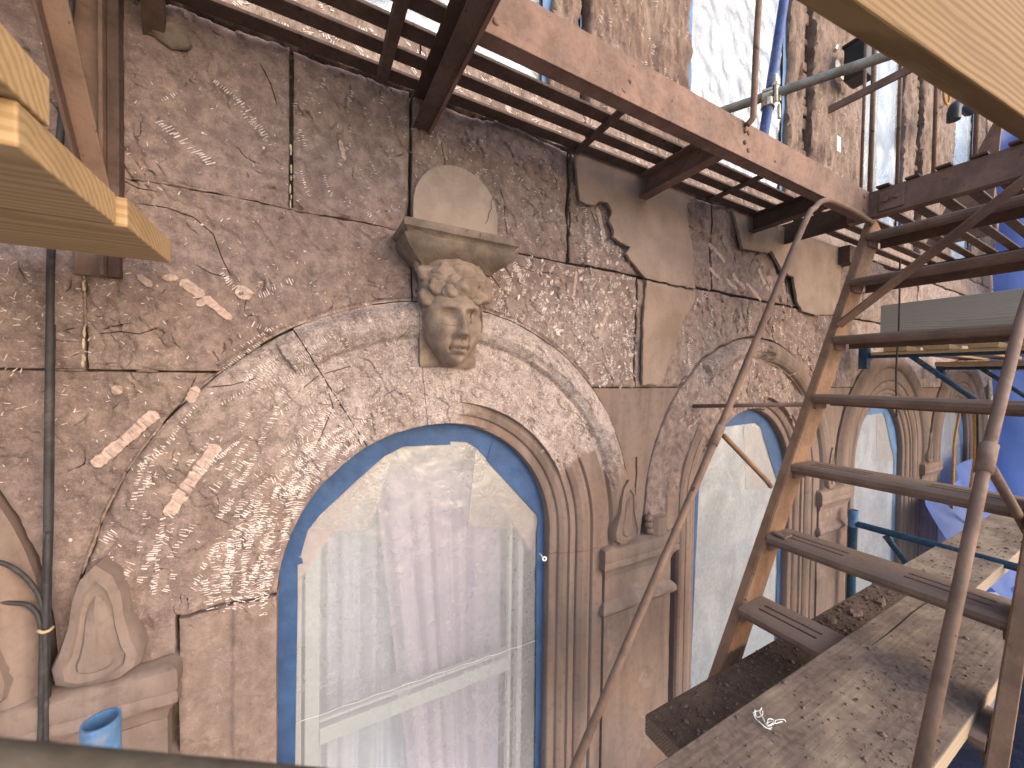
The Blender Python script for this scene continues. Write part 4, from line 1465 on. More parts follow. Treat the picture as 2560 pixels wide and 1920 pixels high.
ups = [(.02, 1.035, "thin slice of plastic-covered upper window above the iron channel"),
       (2.05, 3.16, "silvery crinkled plastic sheet over the upper window crossed by a blue tube"),
       (4.40, 5.36, "silvery plastic sheet over the upper window behind the thin iron balusters"),
       (6.86, 7.75, "narrow plastic sheet over the farthest upper window beside the close board")]
for i, (a, b, lab) in enumerate(ups):
    o = thing("plastic_sheet", lab, "plastic sheet", ((a + b) / 2, .1, 1.35), "plastic over the upper windows")
    sheet("sheet", [(a - .03, 1.36), (b + .03, 1.36), (b + .03, 4.6), (a - .03, 4.6)], .105, M_POLY_UP, o, .035 if i < 2 else .07, .012, seed=400 + i)
    sheet("tape_strip", [(a - .02, 1.36), (a + .045, 1.36), (a + .045, 4.6), (a - .02, 4.6)], .086, M_TAPE2, o, .05, .002, seed=410 + i)
    sheet("tape_strip", [(b - .035, 1.36), (b + .02, 1.36), (b + .02, 4.6), (b - .035, 4.6)], .086, M_TAPE2, o, .05, .002, seed=420 + i)
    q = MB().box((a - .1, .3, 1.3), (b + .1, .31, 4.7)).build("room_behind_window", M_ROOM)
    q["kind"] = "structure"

# ------------------------------------------------------------------ iron fire escape with its stair
FE = thing("fire_escape", "rust-brown iron fire escape with slatted platform and steep open stair along the wall", "fire escape", (1.6, -.3, -1.3))
def part(mb, name, mat=M_IRON, bevel=.002, par=FE, **kw):
    return mb.build(name, mat, par, bevel=bevel, **kw)
ZB, ZT_ = .970, 1.126
mb = MB()
mb.box((.40, -.506, ZB), (2.925, -.498, ZT_))
mb.box((.40, -.498, ZB), (2.925, -.452, ZB + .007))
mb.box((.40, -.498, ZT_ - .007), (2.925, -.452, ZT_))
part(mb, "front_channel")
for x in (.47, 1.70, 2.86):                                # rivets on the channel
    for z in (1.01, 1.085):
        part(MB().sphere((x, -.507, z), .011, (1, .55, 1), 12, 8), "rivet", bevel=0, smooth=180)
# bracket beams out of the wall
def bracket(x, y_end, z0, z1, flange=-1, mat=M_IRON, ztip=None):
    q = MB()
    zt = ztip if ztip is not None else z0
    q.hexa([(x, y_end, zt), (x + .008, y_end, zt), (x + .008, .04, z0), (x, .04, z0), (x, y_end, z1), (x + .008, y_end, z1), (x + .008, .04, z1), (x, .04, z1)])
    a, b = (x - .05, x) if flange < 0 else (x + .008, x + .058)
    q.hexa([(a, y_end, zt), (b, y_end, zt), (b, .04, z0), (a, .04, z0), (a, y_end, zt + .008), (b, y_end, zt + .008), (b, .04, z0 + .008), (a, .04, z0 + .008)])
    q.hexa([(a, y_end, z1 - .008), (b, y_end, z1 - .008), (b, .04, z1 - .008), (a, .04, z1 - .008), (a, y_end, z1), (b, y_end, z1), (b, .04, z1), (a, .04, z1)])
    return part(q, "bracket_beam", mat)
bracket(.41, -1.15, .962, 1.09, -1, M_IRON4)
part(MB().box((.419, -1.15, .955), (.431, .04, 1.092)), "bracket_plate", M_IRON)
bracket(1.606, -.50, .965, 1.092, -1, M_IRON, .975)
bracket(2.60, -.50, .975, 1.092, -1, M_IRON4, .985)
# slats of the narrow walkway
for i, y in enumerate((-.045, -.150, -.255, -.360)):
    s_ = MB().box((-1.6, y - .029, 1.094), (2.90, y + .029, 1.106))
    part(s_, "slat", M_IRON4)
for y in (-.465, -.57, -.675, -.78):
    part(MB().box((-1.6, y - .029, 1.094), (.40, y + .029, 1.106)), "slat", M_IRON4)
for x in (1.12, 2.12):
    part(MB().bar((x - .012, -.50, 1.082), (x + .012, -.02, 1.082), .030, .018, (1, 0, 0)), "cross_bar", M_IRON4)
part(MB().bar((.235, -.85, 1.07), (.235, -.05, 1.07), .034, .045, (1, 0, 0)), "cross_bar", M_IRON4)
# beam across the head of the stair and the wide landing behind it
mb = MB()
mb.box((2.925, -1.42, .972), (2.934, -.40, 1.122))
mb.box((2.934, -1.42, .972), (2.985, -.40, .98))
part(mb, "landing_beam")
part(MB().box((2.985, -1.42, .972), (2.993, .04, 1.115)), "landing_beam", M_IRON4)
for i in range(9):
    y = -.10 - i * .118
    part(MB().box((2.895 + .01 * (i % 2), y - .028, 1.123), (5.2, y + .028, 1.135)), "landing_slat", M_IRON4)
part(MB().box((5.15, -1.42, .972), (5.16, .03, 1.122)), "landing_beam", M_IRON4)
part(MB().box((3.80, -.10, .955), (3.92, .03, 1.095)), "beam_end", M_IRON4)
# bracket plate and bolts at the top of the stair
part(MB().box((2.912, -.66, .99), (2.924, -.555, 1.10)), "gusset_plate")
for y, z in ((-.585, 1.045), (-.63, 1.05)):
    part(MB().tube([(2.914, y, z), (2.893, y, z)], .014, 6), "bolt", bevel=.002)
# stringers
def stringer(p0, p1, Y, w, th, mat, flange):
    a, b = np.array((p0[0], Y, p0[1])), np.array((p1[0], Y, p1[1]))
    d = (b - a) / np.linalg.norm(b - a)
    nrm = np.array((-d[2], 0, d[0]))
    if nrm[0] < 0:
        nrm = -nrm
    q = MB()
    q.bar(a + nrm * w / 2, b + nrm * w / 2, w, th, nrm)
    q.bar(a + np.array((0, flange, 0)), b + np.array((0, flange, 0)), .008, abs(flange) * 2, nrm)
    return part(q, "stringer", mat, .0015)
YF, YN = -.525, -1.225
ftop, fbot = (2.945, .975), (1.36, -1.56)
stringer(ftop, fbot, YF, .125, .008, M_IRON2, .018)
ntop, nbot = (2.20, -.36), (1.56, -1.24)
TR = [(2.842, .862), (2.655, .575), (2.470, .245), (2.270, -.064), (2.083, -.402), (1.880, -.713), (1.672, -.990)]
def xs_on(z):                                              # near stringer kept parallel, riding a little lower
    t = (z - ftop[1]) / (fbot[1] - ftop[1])
    return ftop[0] + (fbot[0] - ftop[0]) * t
dd = .055
stringer((ftop[0] - dd + .03, ftop[1]), (fbot[0] - dd + .03, fbot[1]), YN, .125, .008, M_IRON2, -.018)
for k in range(9):
    z = -1.35 + k * .13
    x = xs_on(z) - dd + .03 + .035
    part(MB().sphere((x + .03 * (k % 2), YN - .006, z), .012, (1, .6, 1), 10, 7), "rivet", M_IRON2, 0, smooth=180)
def tread(x, z, first=False):
    """pressed iron tread: rolled front nosing, slotted top, folded back edge"""
    root = None
    y0, y1 = YN + .006, YF - .006
    dp, r = (.185, .021)
    prof = []
    for g in np.linspace(-math.pi * .75, math.pi / 2, 9):
        prof.append((x + .004 - r * math.cos(g) * 0 - r * math.cos(math.pi / 2 - g) * 0, 0))
    P = [(x + .034, z - .046), (x + .014, z - .048), (x - .001, z - .041), (x - .009, z - .027), (x - .007, z - .011), (x + .004, z - .002), (x + .016, z), (x + dp - .006, z), (x + dp, z - .004), (x + dp, z - .062), (x + dp - .006, z - .062), (x + dp - .006, z - .007), (x + .018, z - .007), (x + .006, z - .011), (x + .0, z - .027), (x + .005, z - .037), (x + .016, z - .042), (x + .034, z - .040)]
    L = y1 - y0
    sa, sb, hw = x + .062, x + .108, .006                  # two pairs of slots cut right through the top plate
    front = P[:7] + [(sa - hw, z), (sa - hw, z - .007)] + P[12:]
    mid = [(sa + hw, z), (sb - hw, z), (sb - hw, z - .007), (sa + hw, z - .007)]
    rear = [(sb + hw, z), P[7], P[8], P[9], P[10], P[11], (sb + hw, z - .007)]
    q = MB()
    def sec(poly, ya, yb_, caps):
        n = len(poly)
        V = [(a, ya, b) for a, b in poly] + [(a, yb_, b) for a, b in poly]
        Fc = [(i, (i + 1) % n, (i + 1) % n + n, i + n) for i in range(n)]
        if caps:
            Fc += [tuple(range(n - 1, -1, -1)), tuple(range(n, 2 * n))]
        q.add(V, Fc)
    cuts = [0, .06, .36, .62, .93, 1]
    for k in range(5):
        ya, yb_ = y0 + cuts[k] * L, y0 + cuts[k + 1] * L
        if k % 2 == 0:
            sec(P, ya, yb_, True)
        else:
            for poly in (front, mid, rear):
                sec(poly, ya, yb_, False)
    o = obj("tread", q.v, q.f, M_IRON3, FE, smooth=35)
    part(MB().box((x + .012, y1 - .012, z - .075), (x + .115, y1 + .004, z - .006)), "tread_clip", M_IRON, .003, par=o)
    part(MB().box((x + .012, y0 - .004, z - .075), (x + .115, y0 + .012, z - .006)), "tread_clip", M_IRON, .003, par=o)
    return o
for (x, z) in TR:
    tread(x, z)
# strap bracing the stair's underside, from the far stringer up to the near one
part(MB().bar((2.50, YF - .012, .30), (2.62, YN + .02, .93), .078, .008, (1, 0, -.2)), "brace_strap", M_IRON)
# handrails
def rail(pts, r, mat=M_IRON3, nm="handrail", n=12):
    return part(MB().tube(pts, r, n), nm, mat, 0, smooth=180)
hp = [(.60, -1.62), (1.14, -.815), (1.54, -.228), (2.17, .745), (2.31, .90)]
rail(bezier([(x, -.50, z) for x, z in hp] + [(2.40, -.50, .955), (2.50, -.505, .968), (2.70, -.52, .955), (2.90, -.53, .93)], 8), .0145, M_IRON3)
rail([(1.508, -.50, -.273), (1.560, -.50, -.198)], .0195, M_IRON3, "rail_collar")
rail(bezier([(1.56, -.515, -.235), (1.70, -.525, -.34), (1.86, -.53, -.455), (1.90, -.53, -.49)], 6), .011, M_IRON2, "rail_strut")
rail([(2.055, .02, -.161), (2.245, -.50, -.118)], .0115, M_IRON, "wall_tie")
nr = [onx for onx in ()]
npts = [at(2260, 520, -1.21), at(2206, 690, -1.21), at(2130, 990, -1.21), at(2078, 1240, -1.21), at(1985, 1680, -1.21)]
rail([tuple(p) for p in npts], .0135, M_IRON3)
c0, c1 = at(2137, 960, -1.21), at(2124, 1020, -1.21)
rail([tuple(c0), tuple(c1)], .0185, M_IRON3, "rail_collar")
s0, s1, s2 = at(2140, 1010, -1.2), at(2195, 1105, -1.205), at(2235, 1180, -1.21)
rail([tuple(s0), tuple(s1), tuple(s2)], .0125, M_IRON3, "rail_strut")
# posts and balusters of the platform railing
def post(px, py, Y, zt, r=.012, mat=M_IRON3, z0=None):
    p = at(px, py, Y)
    zz = p[2] if z0 is None else z0
    rail([(p[0], Y, zz), (p[0] + .004, Y, zt)], r, mat, "railing_post")
rail(bezier([(1.672, -.515, 1.105), (1.680, -.535, 1.128), (1.683, -.535, 1.17), (1.70, -.53, 1.45), (1.735, -.525, 1.9), (1.75, -.52, 2.4)], 6), .0125, M_IRON3, "railing_post")
for z in (1.085, 1.035):
    part(MB().sphere((1.672, -.508, z), .010, (1, .8, 1), 10, 7), "post_bolt", M_IRON, 0, smooth=180)
rail([(2.948, -.50, 1.12), (2.958, -.50, 2.5)], .0125, M_IRON3, "railing_post")
rail([(2.90, -.475, 1.12), (2.93, -.47, 2.5)], .008, M_IRON, "baluster")
for px in (2243, 2333, 2436):
    p = onx(px / K, 440 / K, 2.95)
    rail([(2.95, p[1], 1.13), (2.955, p[1], 2.4)], .009, M_IRON, "baluster")
part(MB().bar((2.70, -.385, 1.60), (2.70, -.92, 1.60), .014, .042, (1, 0, 0)), "rail_bar", M_IRON)
mb = MB()
mb.hexa([(4.6, -.66, 1.14), (4.62, -.66, 1.14), (4.62, -.30, 1.14), (4.6, -.30, 1.14), (4.6, -.70, 2.0), (4.62, -.70, 2.0), (4.62, -.66, 2.0), (4.6, -.66, 2.0)])
part(mb, "gusset_plate", M_IRON)

# ------------------------------------------------------------------ wall bracket of the neighbouring balcony, upper left
nb_ = thing("iron_wall_bracket", "brown steel wall bracket with upright channel and slanting strut, upper left", "bracket", (-.49, -.04, .26))
MB().hexa([(-.556, -.02, .265), (-.497, -.02, .265), (-.497, -.012, .265), (-.556, -.012, .265), (-.556, -.02, 2.0), (-.497, -.02, 2.0), (-.497, -.012, 2.0), (-.556, -.012, 2.0)]).build("upright_web", M_IRON3, nb_, bevel=.002)
MB().box((-.497, -.05, .265), (-.488, .01, 2.0)).build("upright_flange", M_IRON3, nb_, bevel=.002)
MB().box((-.487, -.03, .265), (-.462, .01, 2.0)).build("upright_web", M_IRON4, nb_, bevel=.002)
MB().bar((-.50, -.035, .50), (-.50, -.62, 1.45), .045, .008, (1, 0, 0)).build("strut", M_IRON3, nb_, bevel=.002)
MB().bar((-.526, -.035, .50), (-.526, -.62, 1.45), .008, .06, (1, 0, 0)).build("strut_flange", M_IRON4, nb_, bevel=.002)
hb = thing("iron_hanger", "dark stub of an iron hanger set into the wall beside the upright channel", "bracket", (-.39, 0, 1.0))
MB().bar((-.40, .03, .985), (-.335, -.30, 1.25), .05, .03, (1, 0, 0)).build("stub", M_IRON4, hb, bevel=.003)
q = MB().sphere((-.36, .004, 1.005), .045, (1.3, .35, .8), 18, 12)
a_ = np.array(q.v)
q.v = [tuple(p) for p in (np.array((-.36, .004, 1.005)) + (a_ - np.array((-.36, .004, 1.005))) * (1 + .5 * fbm(a_[:, 0], a_[:, 2], .03, 4, 5))[:, None])]
q.build("mortar_lump", M_SHELF, hb, smooth=60)

# ------------------------------------------------------------------ scaffold boards
def board(name, lab, x0, x1_, y0, y1, z0, z1, mat, group=None, chamfer=None, bev=.003, cat="plank"):
    o = MB().box((x0, y0, z0), (x1_, y1, z1)).build(name, mat, None, bevel=bev)
    return tag(o, lab, cat, group)
G1 = "boards of the platform on the left"
board("scaffold_plank", "new pine plank nearest the wall on the left platform, its stained end furthest right", -2.6, -.328, -.418, -.128, .30, .361, M_PINE, G1)
board("scaffold_plank", "middle new pine plank of the left platform with wavy growth rings on its end", -2.6, -.342, -.728, -.426, .30, .362, M_PINE, G1)
board("scaffold_plank", "new pine plank highest and nearest the camera on the left platform", -2.6, -.338, -.985, -.662, .364, .436, M_PINE, G1)
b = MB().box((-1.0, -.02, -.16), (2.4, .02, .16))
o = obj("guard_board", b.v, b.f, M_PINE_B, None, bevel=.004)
o.rotation_euler = (0, 0, math.atan2(-.085, .84))
_d = np.array((.84, -.085)) / math.hypot(.84, .085)
o.location = (1.20 + .70 * _d[0], -1.245 + .70 * _d[1], .76)
tag(o, "blurred pine board on edge across the top right corner, close to the camera", "board")
G2 = "boards of the walkway under the stair"
board("scaffold_plank", "dark dirt-covered lower plank with a squared end at the foot of the stair", 1.045, 2.90, -.875, -.578, -1.242, -1.17, M_PLANK2, G2, bev=.008)
PL = board("scaffold_plank", "broad dusty pine plank with crumbs and white string in the right foreground", .2, 2.50, -1.189, -.859, -1.012, -.96, M_PLANK, G2, bev=.004)
board("scaffold_plank", "greyish dusty plank continuing the line of the dark lower plank, beyond the stair", 2.906, 6.0, -.880, -.575, -1.240, -1.167, M_PLANK3, G2, bev=.004)
# crumbs and dirt on the planks
mb = MB()
def crumb(x, y, z, r):
    q = MB().sphere((0, 0, 0), r, (R.uniform(.8, 1.3), R.uniform(.8, 1.3), R.uniform(.4, .8)), 6, 4)
    a = np.array(q.v) * (1 + .35 * (RS.rand(len(q.v), 1) - .5))
    g = R.uniform(0, 6)
    a = np.stack([a[:, 0] * math.cos(g) - a[:, 1] * math.sin(g), a[:, 0] * math.sin(g) + a[:, 1] * math.cos(g), a[:, 2]], 1)
    mb.add(a + np.array((x, y, z + r * .3)), q.f)
clus = [(R.uniform(.9, 1.9), R.uniform(-1.17, -.92), R.uniform(.025, .09)) for _ in range(16)]
for i in range(750):
    if R.random() < .7:
        c = R.choice(clus)
        x, y = R.gauss(c[0], c[2] * 1.6), R.gauss(c[1], c[2])
    else:
        x, y = R.uniform(.85, 2.45), R.uniform(-1.18, -.87)
    if -1.182 < y < -.868 and .7 < x < 2.48:
        crumb(x, y, -.96, min(.008, .0010 + R.expovariate(1 / .0013)))
for i in range(250):
    crumb(R.uniform(2.92, 5), R.uniform(-.87, -.585), -1.167, min(.012, .002 + R.expovariate(1 / .002)))
mb_main, mb = mb, MB()
for i in range(1300):
    crumb(R.uniform(1.06, 2.88), R.uniform(-.80, -.588), -1.17, min(.011, .0013 + R.expovariate(1 / .002)))
tag(mb.build("stone_crumbs", M_DIRT2, None, smooth=60, kind="stuff"), "dark brown dirt crumbs thick on the lower plank at the stair foot", "rubble")
mb = mb_main
o = mb.build("stone_crumbs", M_DIRT, None, smooth=60, kind="stuff")
tag(o, "brown stone crumbs scattered over the broad foreground plank and the greyish far one", "rubble")
for (x, y, g, s, lab) in ((2.45, -.665, .6, .05, "largest flat brown stone flake on the dark lower plank, between two smaller ones"), (2.26, -.64, .1, .035, "small flat stone flake on the dark lower plank, nearest the stair foot"), (2.68, -.69, -.4, .04, "flat stone flake on the dark lower plank, farthest from the stair foot")):
    q = MB()
    n = 9
    V = [(x + s * R.uniform(.6, 1) * math.cos(2 * math.pi * i / n + g), y + .55 * s * R.uniform(.6, 1) * math.sin(2 * math.pi * i / n + g), -1.1695) for i in range(n)]
    V2 = [(a, b_, c + .012 + .01 * R.random()) for a, b_, c in V]
    q.add(V + V2, [tuple(range(n, 2 * n))] + [(i, (i + 1) % n, (i + 1) % n + n, i + n) for i in range(n)])
    o = q.build("stone_flake", M_DIRT, None, bevel=.002)
    tag(o, lab, "stone flake", "stone flakes on the dark plank")
flk = MB()
flk.hexa([(1.885, -.60, -.709), (1.955, -.60, -.709), (1.965, -.545, -.709), (1.90, -.54, -.709), (1.887, -.602, -.701), (1.952, -.60, -.698), (1.962, -.55, -.700), (1.905, -.545, -.698)])
tag(flk.build("stone_flake", M_IRON3, None, bevel=.002), "flat flake of stone resting on the sixth stair tread beside the far stringer", "stone flake")

sp_ = []
for (x, y) in ((1010, 690), (1080, 640), (1170, 570), (1235, 515), (1330, 430), (1410, 375), (1480, 335)):
    px, py = 1860 + x / 3.16, 1395 + y / 3.16
    d = fw + rt * ((px - 1280) / F) + up * ((960 - py) / F)
    sp_.append(CAM + (-.9592 - CAM[2]) / d[2] * d)
q = MB()
for i, (a, b) in enumerate(zip(sp_[:-1], sp_[1:])):
    w0, w1 = [.0006, .0012, .0022, .003, .0024, .002, .0015][i:i + 2]
    q.add([a - (0, w0, 0), b - (0, w1, 0), b + (0, w1, 0), a + (0, w0, 0)], [(0, 1, 2, 3)])
q.build("split", M_FISS, PL)
# tangle of white string on the broad plank
def zz8(x, y):
    px, py = 1860 + x / 3.16, 1395 + y / 3.16
    d = fw + rt * ((px - 1280) / F) + up * ((960 - py) / F)
    return CAM + (-.953 - CAM[2]) / d[2] * d
st = thing("string_tangle", "tangled scrap of white string on the broad dusty plank", "string", tuple(zz8(180, 1290)))
paths = [[(75, 1240), (110, 1205), (140, 1220), (145, 1255), (100, 1260), (85, 1225), (90, 1275), (120, 1320), (165, 1345), (215, 1350)],
         [(140, 1195), (125, 1245), (160, 1285), (175, 1330), (210, 1335), (235, 1305), (225, 1290), (190, 1300), (185, 1335), (240, 1325), (250, 1295), (310, 1300), (330, 1296)],
         [(70, 1240), (95, 1290), (130, 1330), (180, 1352), (222, 1362)], [(150, 1270), (170, 1305), (215, 1300), (245, 1318), (300, 1303)]]
for q in paths:
    pts = bezier([zz8(*p) + np.array((0, 0, R.uniform(-.003, .010))) for p in q], 6)
    MB().tube(pts, .0011, 5).build("strand", M_WHITE, st, smooth=180)

# ------------------------------------------------------------------ scaffold tubes near the camera
p0, p1 = at(-160, 1590, -1.14), at(760, 1672, -1.14)
o = MB().tube([tuple(p0 - np.array((0, 0, .0405))), tuple(p1 - np.array((0, 0, .0405)))], .030, 24).build("scaffold_brace", M_CLOSE, None, smooth=60)
tag(o, "blurred dusty brown tube crossing the bottom left corner, close to the camera", "tube")
def hollow(name, c, r, z0, z1, mat, lab, cat="tube", n=24):
    q = MB()
    V, Fc = [], []
    for rr, z in ((r, z0), (r, z1), (r - .004, z1), (r - .004, z1 - .25)):
        for i in range(n):
            g = 2 * math.pi * i / n
            V.append((c[0] + rr * math.cos(g), c[1] + rr * math.sin(g), z))
    for l in range(3):
        for i in range(n):
            j = (i + 1) % n
            Fc.append((l * n + i, l * n + j, (l + 1) * n + j, (l + 1) * n + i))
    Fc.append(tuple(3 * n + i for i in range(n)))
    o = obj(name, V, Fc, mat, None, smooth=50)
    return tag(o, lab, cat)
pt = at(218, 1553, -.42)
hollow("scaffold_tube", (pt[0], -.42), .030, -1.6, pt[2] - .002, M_BLUE, "open top end of an upright blue scaffold tube, bottom left")

# ------------------------------------------------------------------ blue brace tube, grey tube and coupler on the upper platform
YB = -.36
a, b = wloc(cam), None
pb0 = at(1960 / K, 0, YB)
pb1 = at(1910 / K, 330 / K, YB)
dv = (pb1 - pb0)
o = MB().tube([tuple(pb0 - dv * .4), tuple(pb1 + dv * .12)], .0235, 16).build("scaffold_tube", M_BLUE2, None, smooth=60)
tag(o, "leaning blue scaffold tube in front of the silvery upper window", "tube")
g0 = onz(1800 / K, 280 / K, 1.49)
g1 = onz(2230 / K, 135 / K, 1.49)
dv = g1 - g0
dvn = dv / np.linalg.norm(dv)
ga, gb = g0 - dv * .12, g0 + dv * 1.35
o = MB().tube([tuple(ga), tuple(gb)], .0225, 16).build("scaffold_tube", M_GALV, None, smooth=60)
tag(o, "dull grey scaffold tube running from the coupler towards the close board, upper right", "tube")
cp = onz(1918 / K, 238 / K, 1.49)
cl = thing("scaffold_coupler", "zinc scaffold coupler clamping the grey tube to the leaning blue tube", "coupler", tuple(cp - np.array((0, 0, .04))))
def band(c, ax, r, w, th, name, a0, a1):
    ax = np.array(ax, float)
    ax /= np.linalg.norm(ax)
    u_ = np.cross(ax, (0, 0, 1.0))
    u_ /= np.linalg.norm(u_)
    v_ = np.cross(ax, u_)
    V, Fc = [], []
    n = 20
    for i in range(n + 1):
        g = a0 + (a1 - a0) * i / n
        d = u_ * math.cos(g) + v_ * math.sin(g)
        for rr in (r, r + th):
            for s_ in (-1, 1):
                V.append(np.array(c) + d * rr + ax * s_ * w / 2)
    for i in range(n):
        q = i * 4
        for e in ((0, 1, 5, 4), (2, 6, 7, 3), (0, 4, 6, 2), (1, 3, 7, 5)):
            Fc.append(tuple(q + k for k in e))
    Fc += [(0, 2, 3, 1), (n * 4, n * 4 + 1, n * 4 + 3, n * 4 + 2)]
    return obj(name, V, Fc, M_CLAMP, cl, smooth=40, bevel=.002)
bt = pb1 - pb0
bt /= np.linalg.norm(bt)
cb = pb0 + (pb1 - pb0) * .80
band(cp, dvn, .0235, .045, .008, "clamp_band", 0, 2 * math.pi * .97)
band(cb, bt, .0245, .042, .008, "clamp_band", 0, 2 * math.pi * .97)
MB().bar(tuple(cp + np.array((-.005, -.045, .02))), tuple(cp + np.array((.0, -.045, -.06))), .014, .014, (1, 0, 0)).build("clamp_flap", M_CLAMP, cl, bevel=.003)
MB().bar(tuple(cp + np.array((.030, -.045, .02))), tuple(cp + np.array((.028, -.045, -.05))), .012, .014, (1, 0, 0)).build("clamp_flap", M_CLAMP, cl, bevel=.003)
MB().tube([tuple(cp + np.array((.008, -.035, .02))), tuple(cp + np.array((.006, -.035, .085)))], .008, 8).build("eye_bolt", M_CLAMP, cl)
MB().tube([tuple(cp + np.array((.008, -.035, .028))), tuple(cp + np.array((.008, -.035, .045)))], .016, 6).build("nut", M_CLAMP, cl)
MB().tube([tuple(cb + np.array((.045, -.03, .0))), tuple(cb + np.array((.05, -.03, -.07)))], .008, 8).build("eye_bolt", M_CLAMP, cl)
MB().tube([tuple(cb + np.array((-.05, -.03, .0))), tuple(cb + np.array((-.047, -.03, -.035)))], .015, 6).build("nut", M_CLAMP, cl)

# ------------------------------------------------------------------ cables on the wall
def cable(pts, r, lab, mat=M_CABLE, group="cables down the wall", n=8):
    o = MB().tube(bezier(pts, 10), r, n).build("cable", mat, None, smooth=180)
    return tag(o, lab, "cable", group)
def cw(x, y, Y=-.035):
    return tuple(at(x, y, Y))
cable([cw(137, -60), cw(136, 40), cw(134, 140), cw(128, 240)][:4], .0045, "thin grey wire beside the upright channel, upper left")
cable([cw(158, -60, -.04), cw(152, 20, -.04), cw(146, 70, -.04), cw(143, 160, -.04), cw(118, 420, -.03), cw(110, 560), cw(108, 700), cw(106, 850), cw(104, 1000), cw(102, 1180), cw(96, 1330), cw(92, 1480), cw(88, 1720)], .0085, "thick black cable running the full height of the wall on the left")
cable([cw(114, 700, -.03), cw(112, 850, -.03), cw(110, 1100, -.03), cw(106, 1250, -.03), cw(104, 1400, -.03), cw(104, 1720, -.03)], .006, "slimmer black cable tied alongside the thick one, lower left")
cable([cw(104, 1150, -.05), cw(100, 1300, -.05), cw(94, 1450, -.05), cw(80, 1720, -.05)], .006, "black cable splaying out left at the foot of the bundle")
cable([cw(-40, 1205, -.03), cw(20, 1222, -.03), cw(65, 1258, -.035), cw(92, 1310, -.045), cw(98, 1400, -.05), cw(100, 1720, -.05)], .0055, "black cable arching in from the left edge, upper of the two")
cable([cw(-40, 1298, -.03), cw(20, 1302, -.03), cw(65, 1310, -.035), cw(88, 1350, -.045), cw(90, 1450, -.052), cw(84, 1720, -.052)], .0055, "black cable arching in from the left edge, lower of the two")
tie = [cw(82, 1362, -.06), cw(92, 1366, -.066), cw(106, 1362, -.062), cw(115, 1354, -.05)]
tag(MB().tube(bezier(tie, 6), .004, 6).build("cable_tie", M_TAN, None, smooth=180), "pale twisted tie round the cable bundle, lower left", "tie")
def wx(x, y, X):
    return tuple(onx(x, y, X))
for i, q in enumerate((((2077, 870), (2062, 950), (2060, 1000), (2056, 1100)), ((2106, 880), (2106, 980), (2095, 1060), (2090, 1120)), ((2112, 880), (2112, 990), (2104, 1080), (2092, 1130)))):
    o = MB().tube(bezier([wx(*p, 6.0) for p in q], 8), .011, 6).build("cable", M_CABLE2 if i < 2 else M_CABLE, None, smooth=180)
    tag(o, ["orange cord hanging left of the farthest arched window", "orange cord hanging down the middle of the farthest arched window", "dark cord hanging beside the orange one at the farthest arched window"][i], "cable")
o = MB().tube(bezier([wx(1937, 900, 3.9), wx(1936, 800, 3.9), wx(1942, 700, 3.9), wx(1944, 560, 3.9)], 8), .006, 6).build("cable", M_CABLE, None, smooth=180)
tag(o, "thin black wire running down the wall beside the stair's far stringer", "cable")

# ------------------------------------------------------------------ small things
ey = thing("eye_screw", "white ring-headed screw standing in the stone beside the blue tape", "screw", tuple(at(1176, 1207, .02)))
p = at(1176, 1207, .005)
ringpts = arcpts(p, .0085, 0, 2 * math.pi, 22, ((.88, -.47, 0), (0, 0, 1)))
MB().tube(ringpts, .0038, 8, caps=False).build("ring", M_WHITE, ey, smooth=180)
MB().tube([tuple(p + np.array((0, .008, 0))), tuple(p + np.array((0.01, .06, 0)))], .003, 8).build("shank", M_WHITE, ey, smooth=180)
tag(MB().box((3.70, -.036, 1.84), (3.76, -.030, 1.955)).build("paper_tag", M_WHITE, None), "small pale tag fixed low on the stripped upper pier", "tag")
lb = thing("lamp_box", "small black box mounted on the upper pier above the grey tube", "box", (3.85, -.1, 2.35))
MB().box((3.80, -.16, 2.42), (3.98, -.02, 2.70)).build("housing", M_BLACK, lb, bevel=.012)
MB().box((3.79, -.17, 2.685), (3.99, -.01, 2.71)).build("hood", M_BLACK, lb, bevel=.006)
MB().tube([(3.93, -.165, 2.58), (3.93, -.158, 2.58)], .016, 12).build("lens", M_WHITE, lb)
pl = thing("meter_plate", "round grey cover plate with a clip beside the black box", "plate", (3.62, -.03, 2.4))
MB().tube([(3.63, -.02, 2.46), (3.63, -.055, 2.46)], .045, 18).build("cover", M_GALV, pl, smooth=40)
MB().box((3.67, -.06, 2.38), (3.72, -.02, 2.47)).build("clip", M_CLAMP, pl, bevel=.004)
MB().tube([(3.58, -.05, 2.56), (3.60, -.05, 2.60)], .015, 8).build("knob", M_CLAMP, pl)
b2 = thing("bracket_hook", "dark iron hook on the pier below the close board, far right", "hook", (6.2, -.2, 2.4))
q0 = at(2095, 240, -.25)
MB().tube(bezier([tuple(q0), tuple(at(2075, 225, -.25)), tuple(at(2062, 235, -.25)), tuple(at(2060, 260, -.25))], 6), .05, 8).build("arm", M_BLACK, b2, smooth=60)
hs = MB().tube(arcpts(at(2045, 205, .0), .10, 0, 2 * math.pi, 24, ((1, 0, 0), (0, 0, 1))), .012, 6, caps=False).build("cable_loop", M_CABLE2, None, smooth=180)
tag(hs, "loop of orange cord hanging on the far upper pier", "cable")

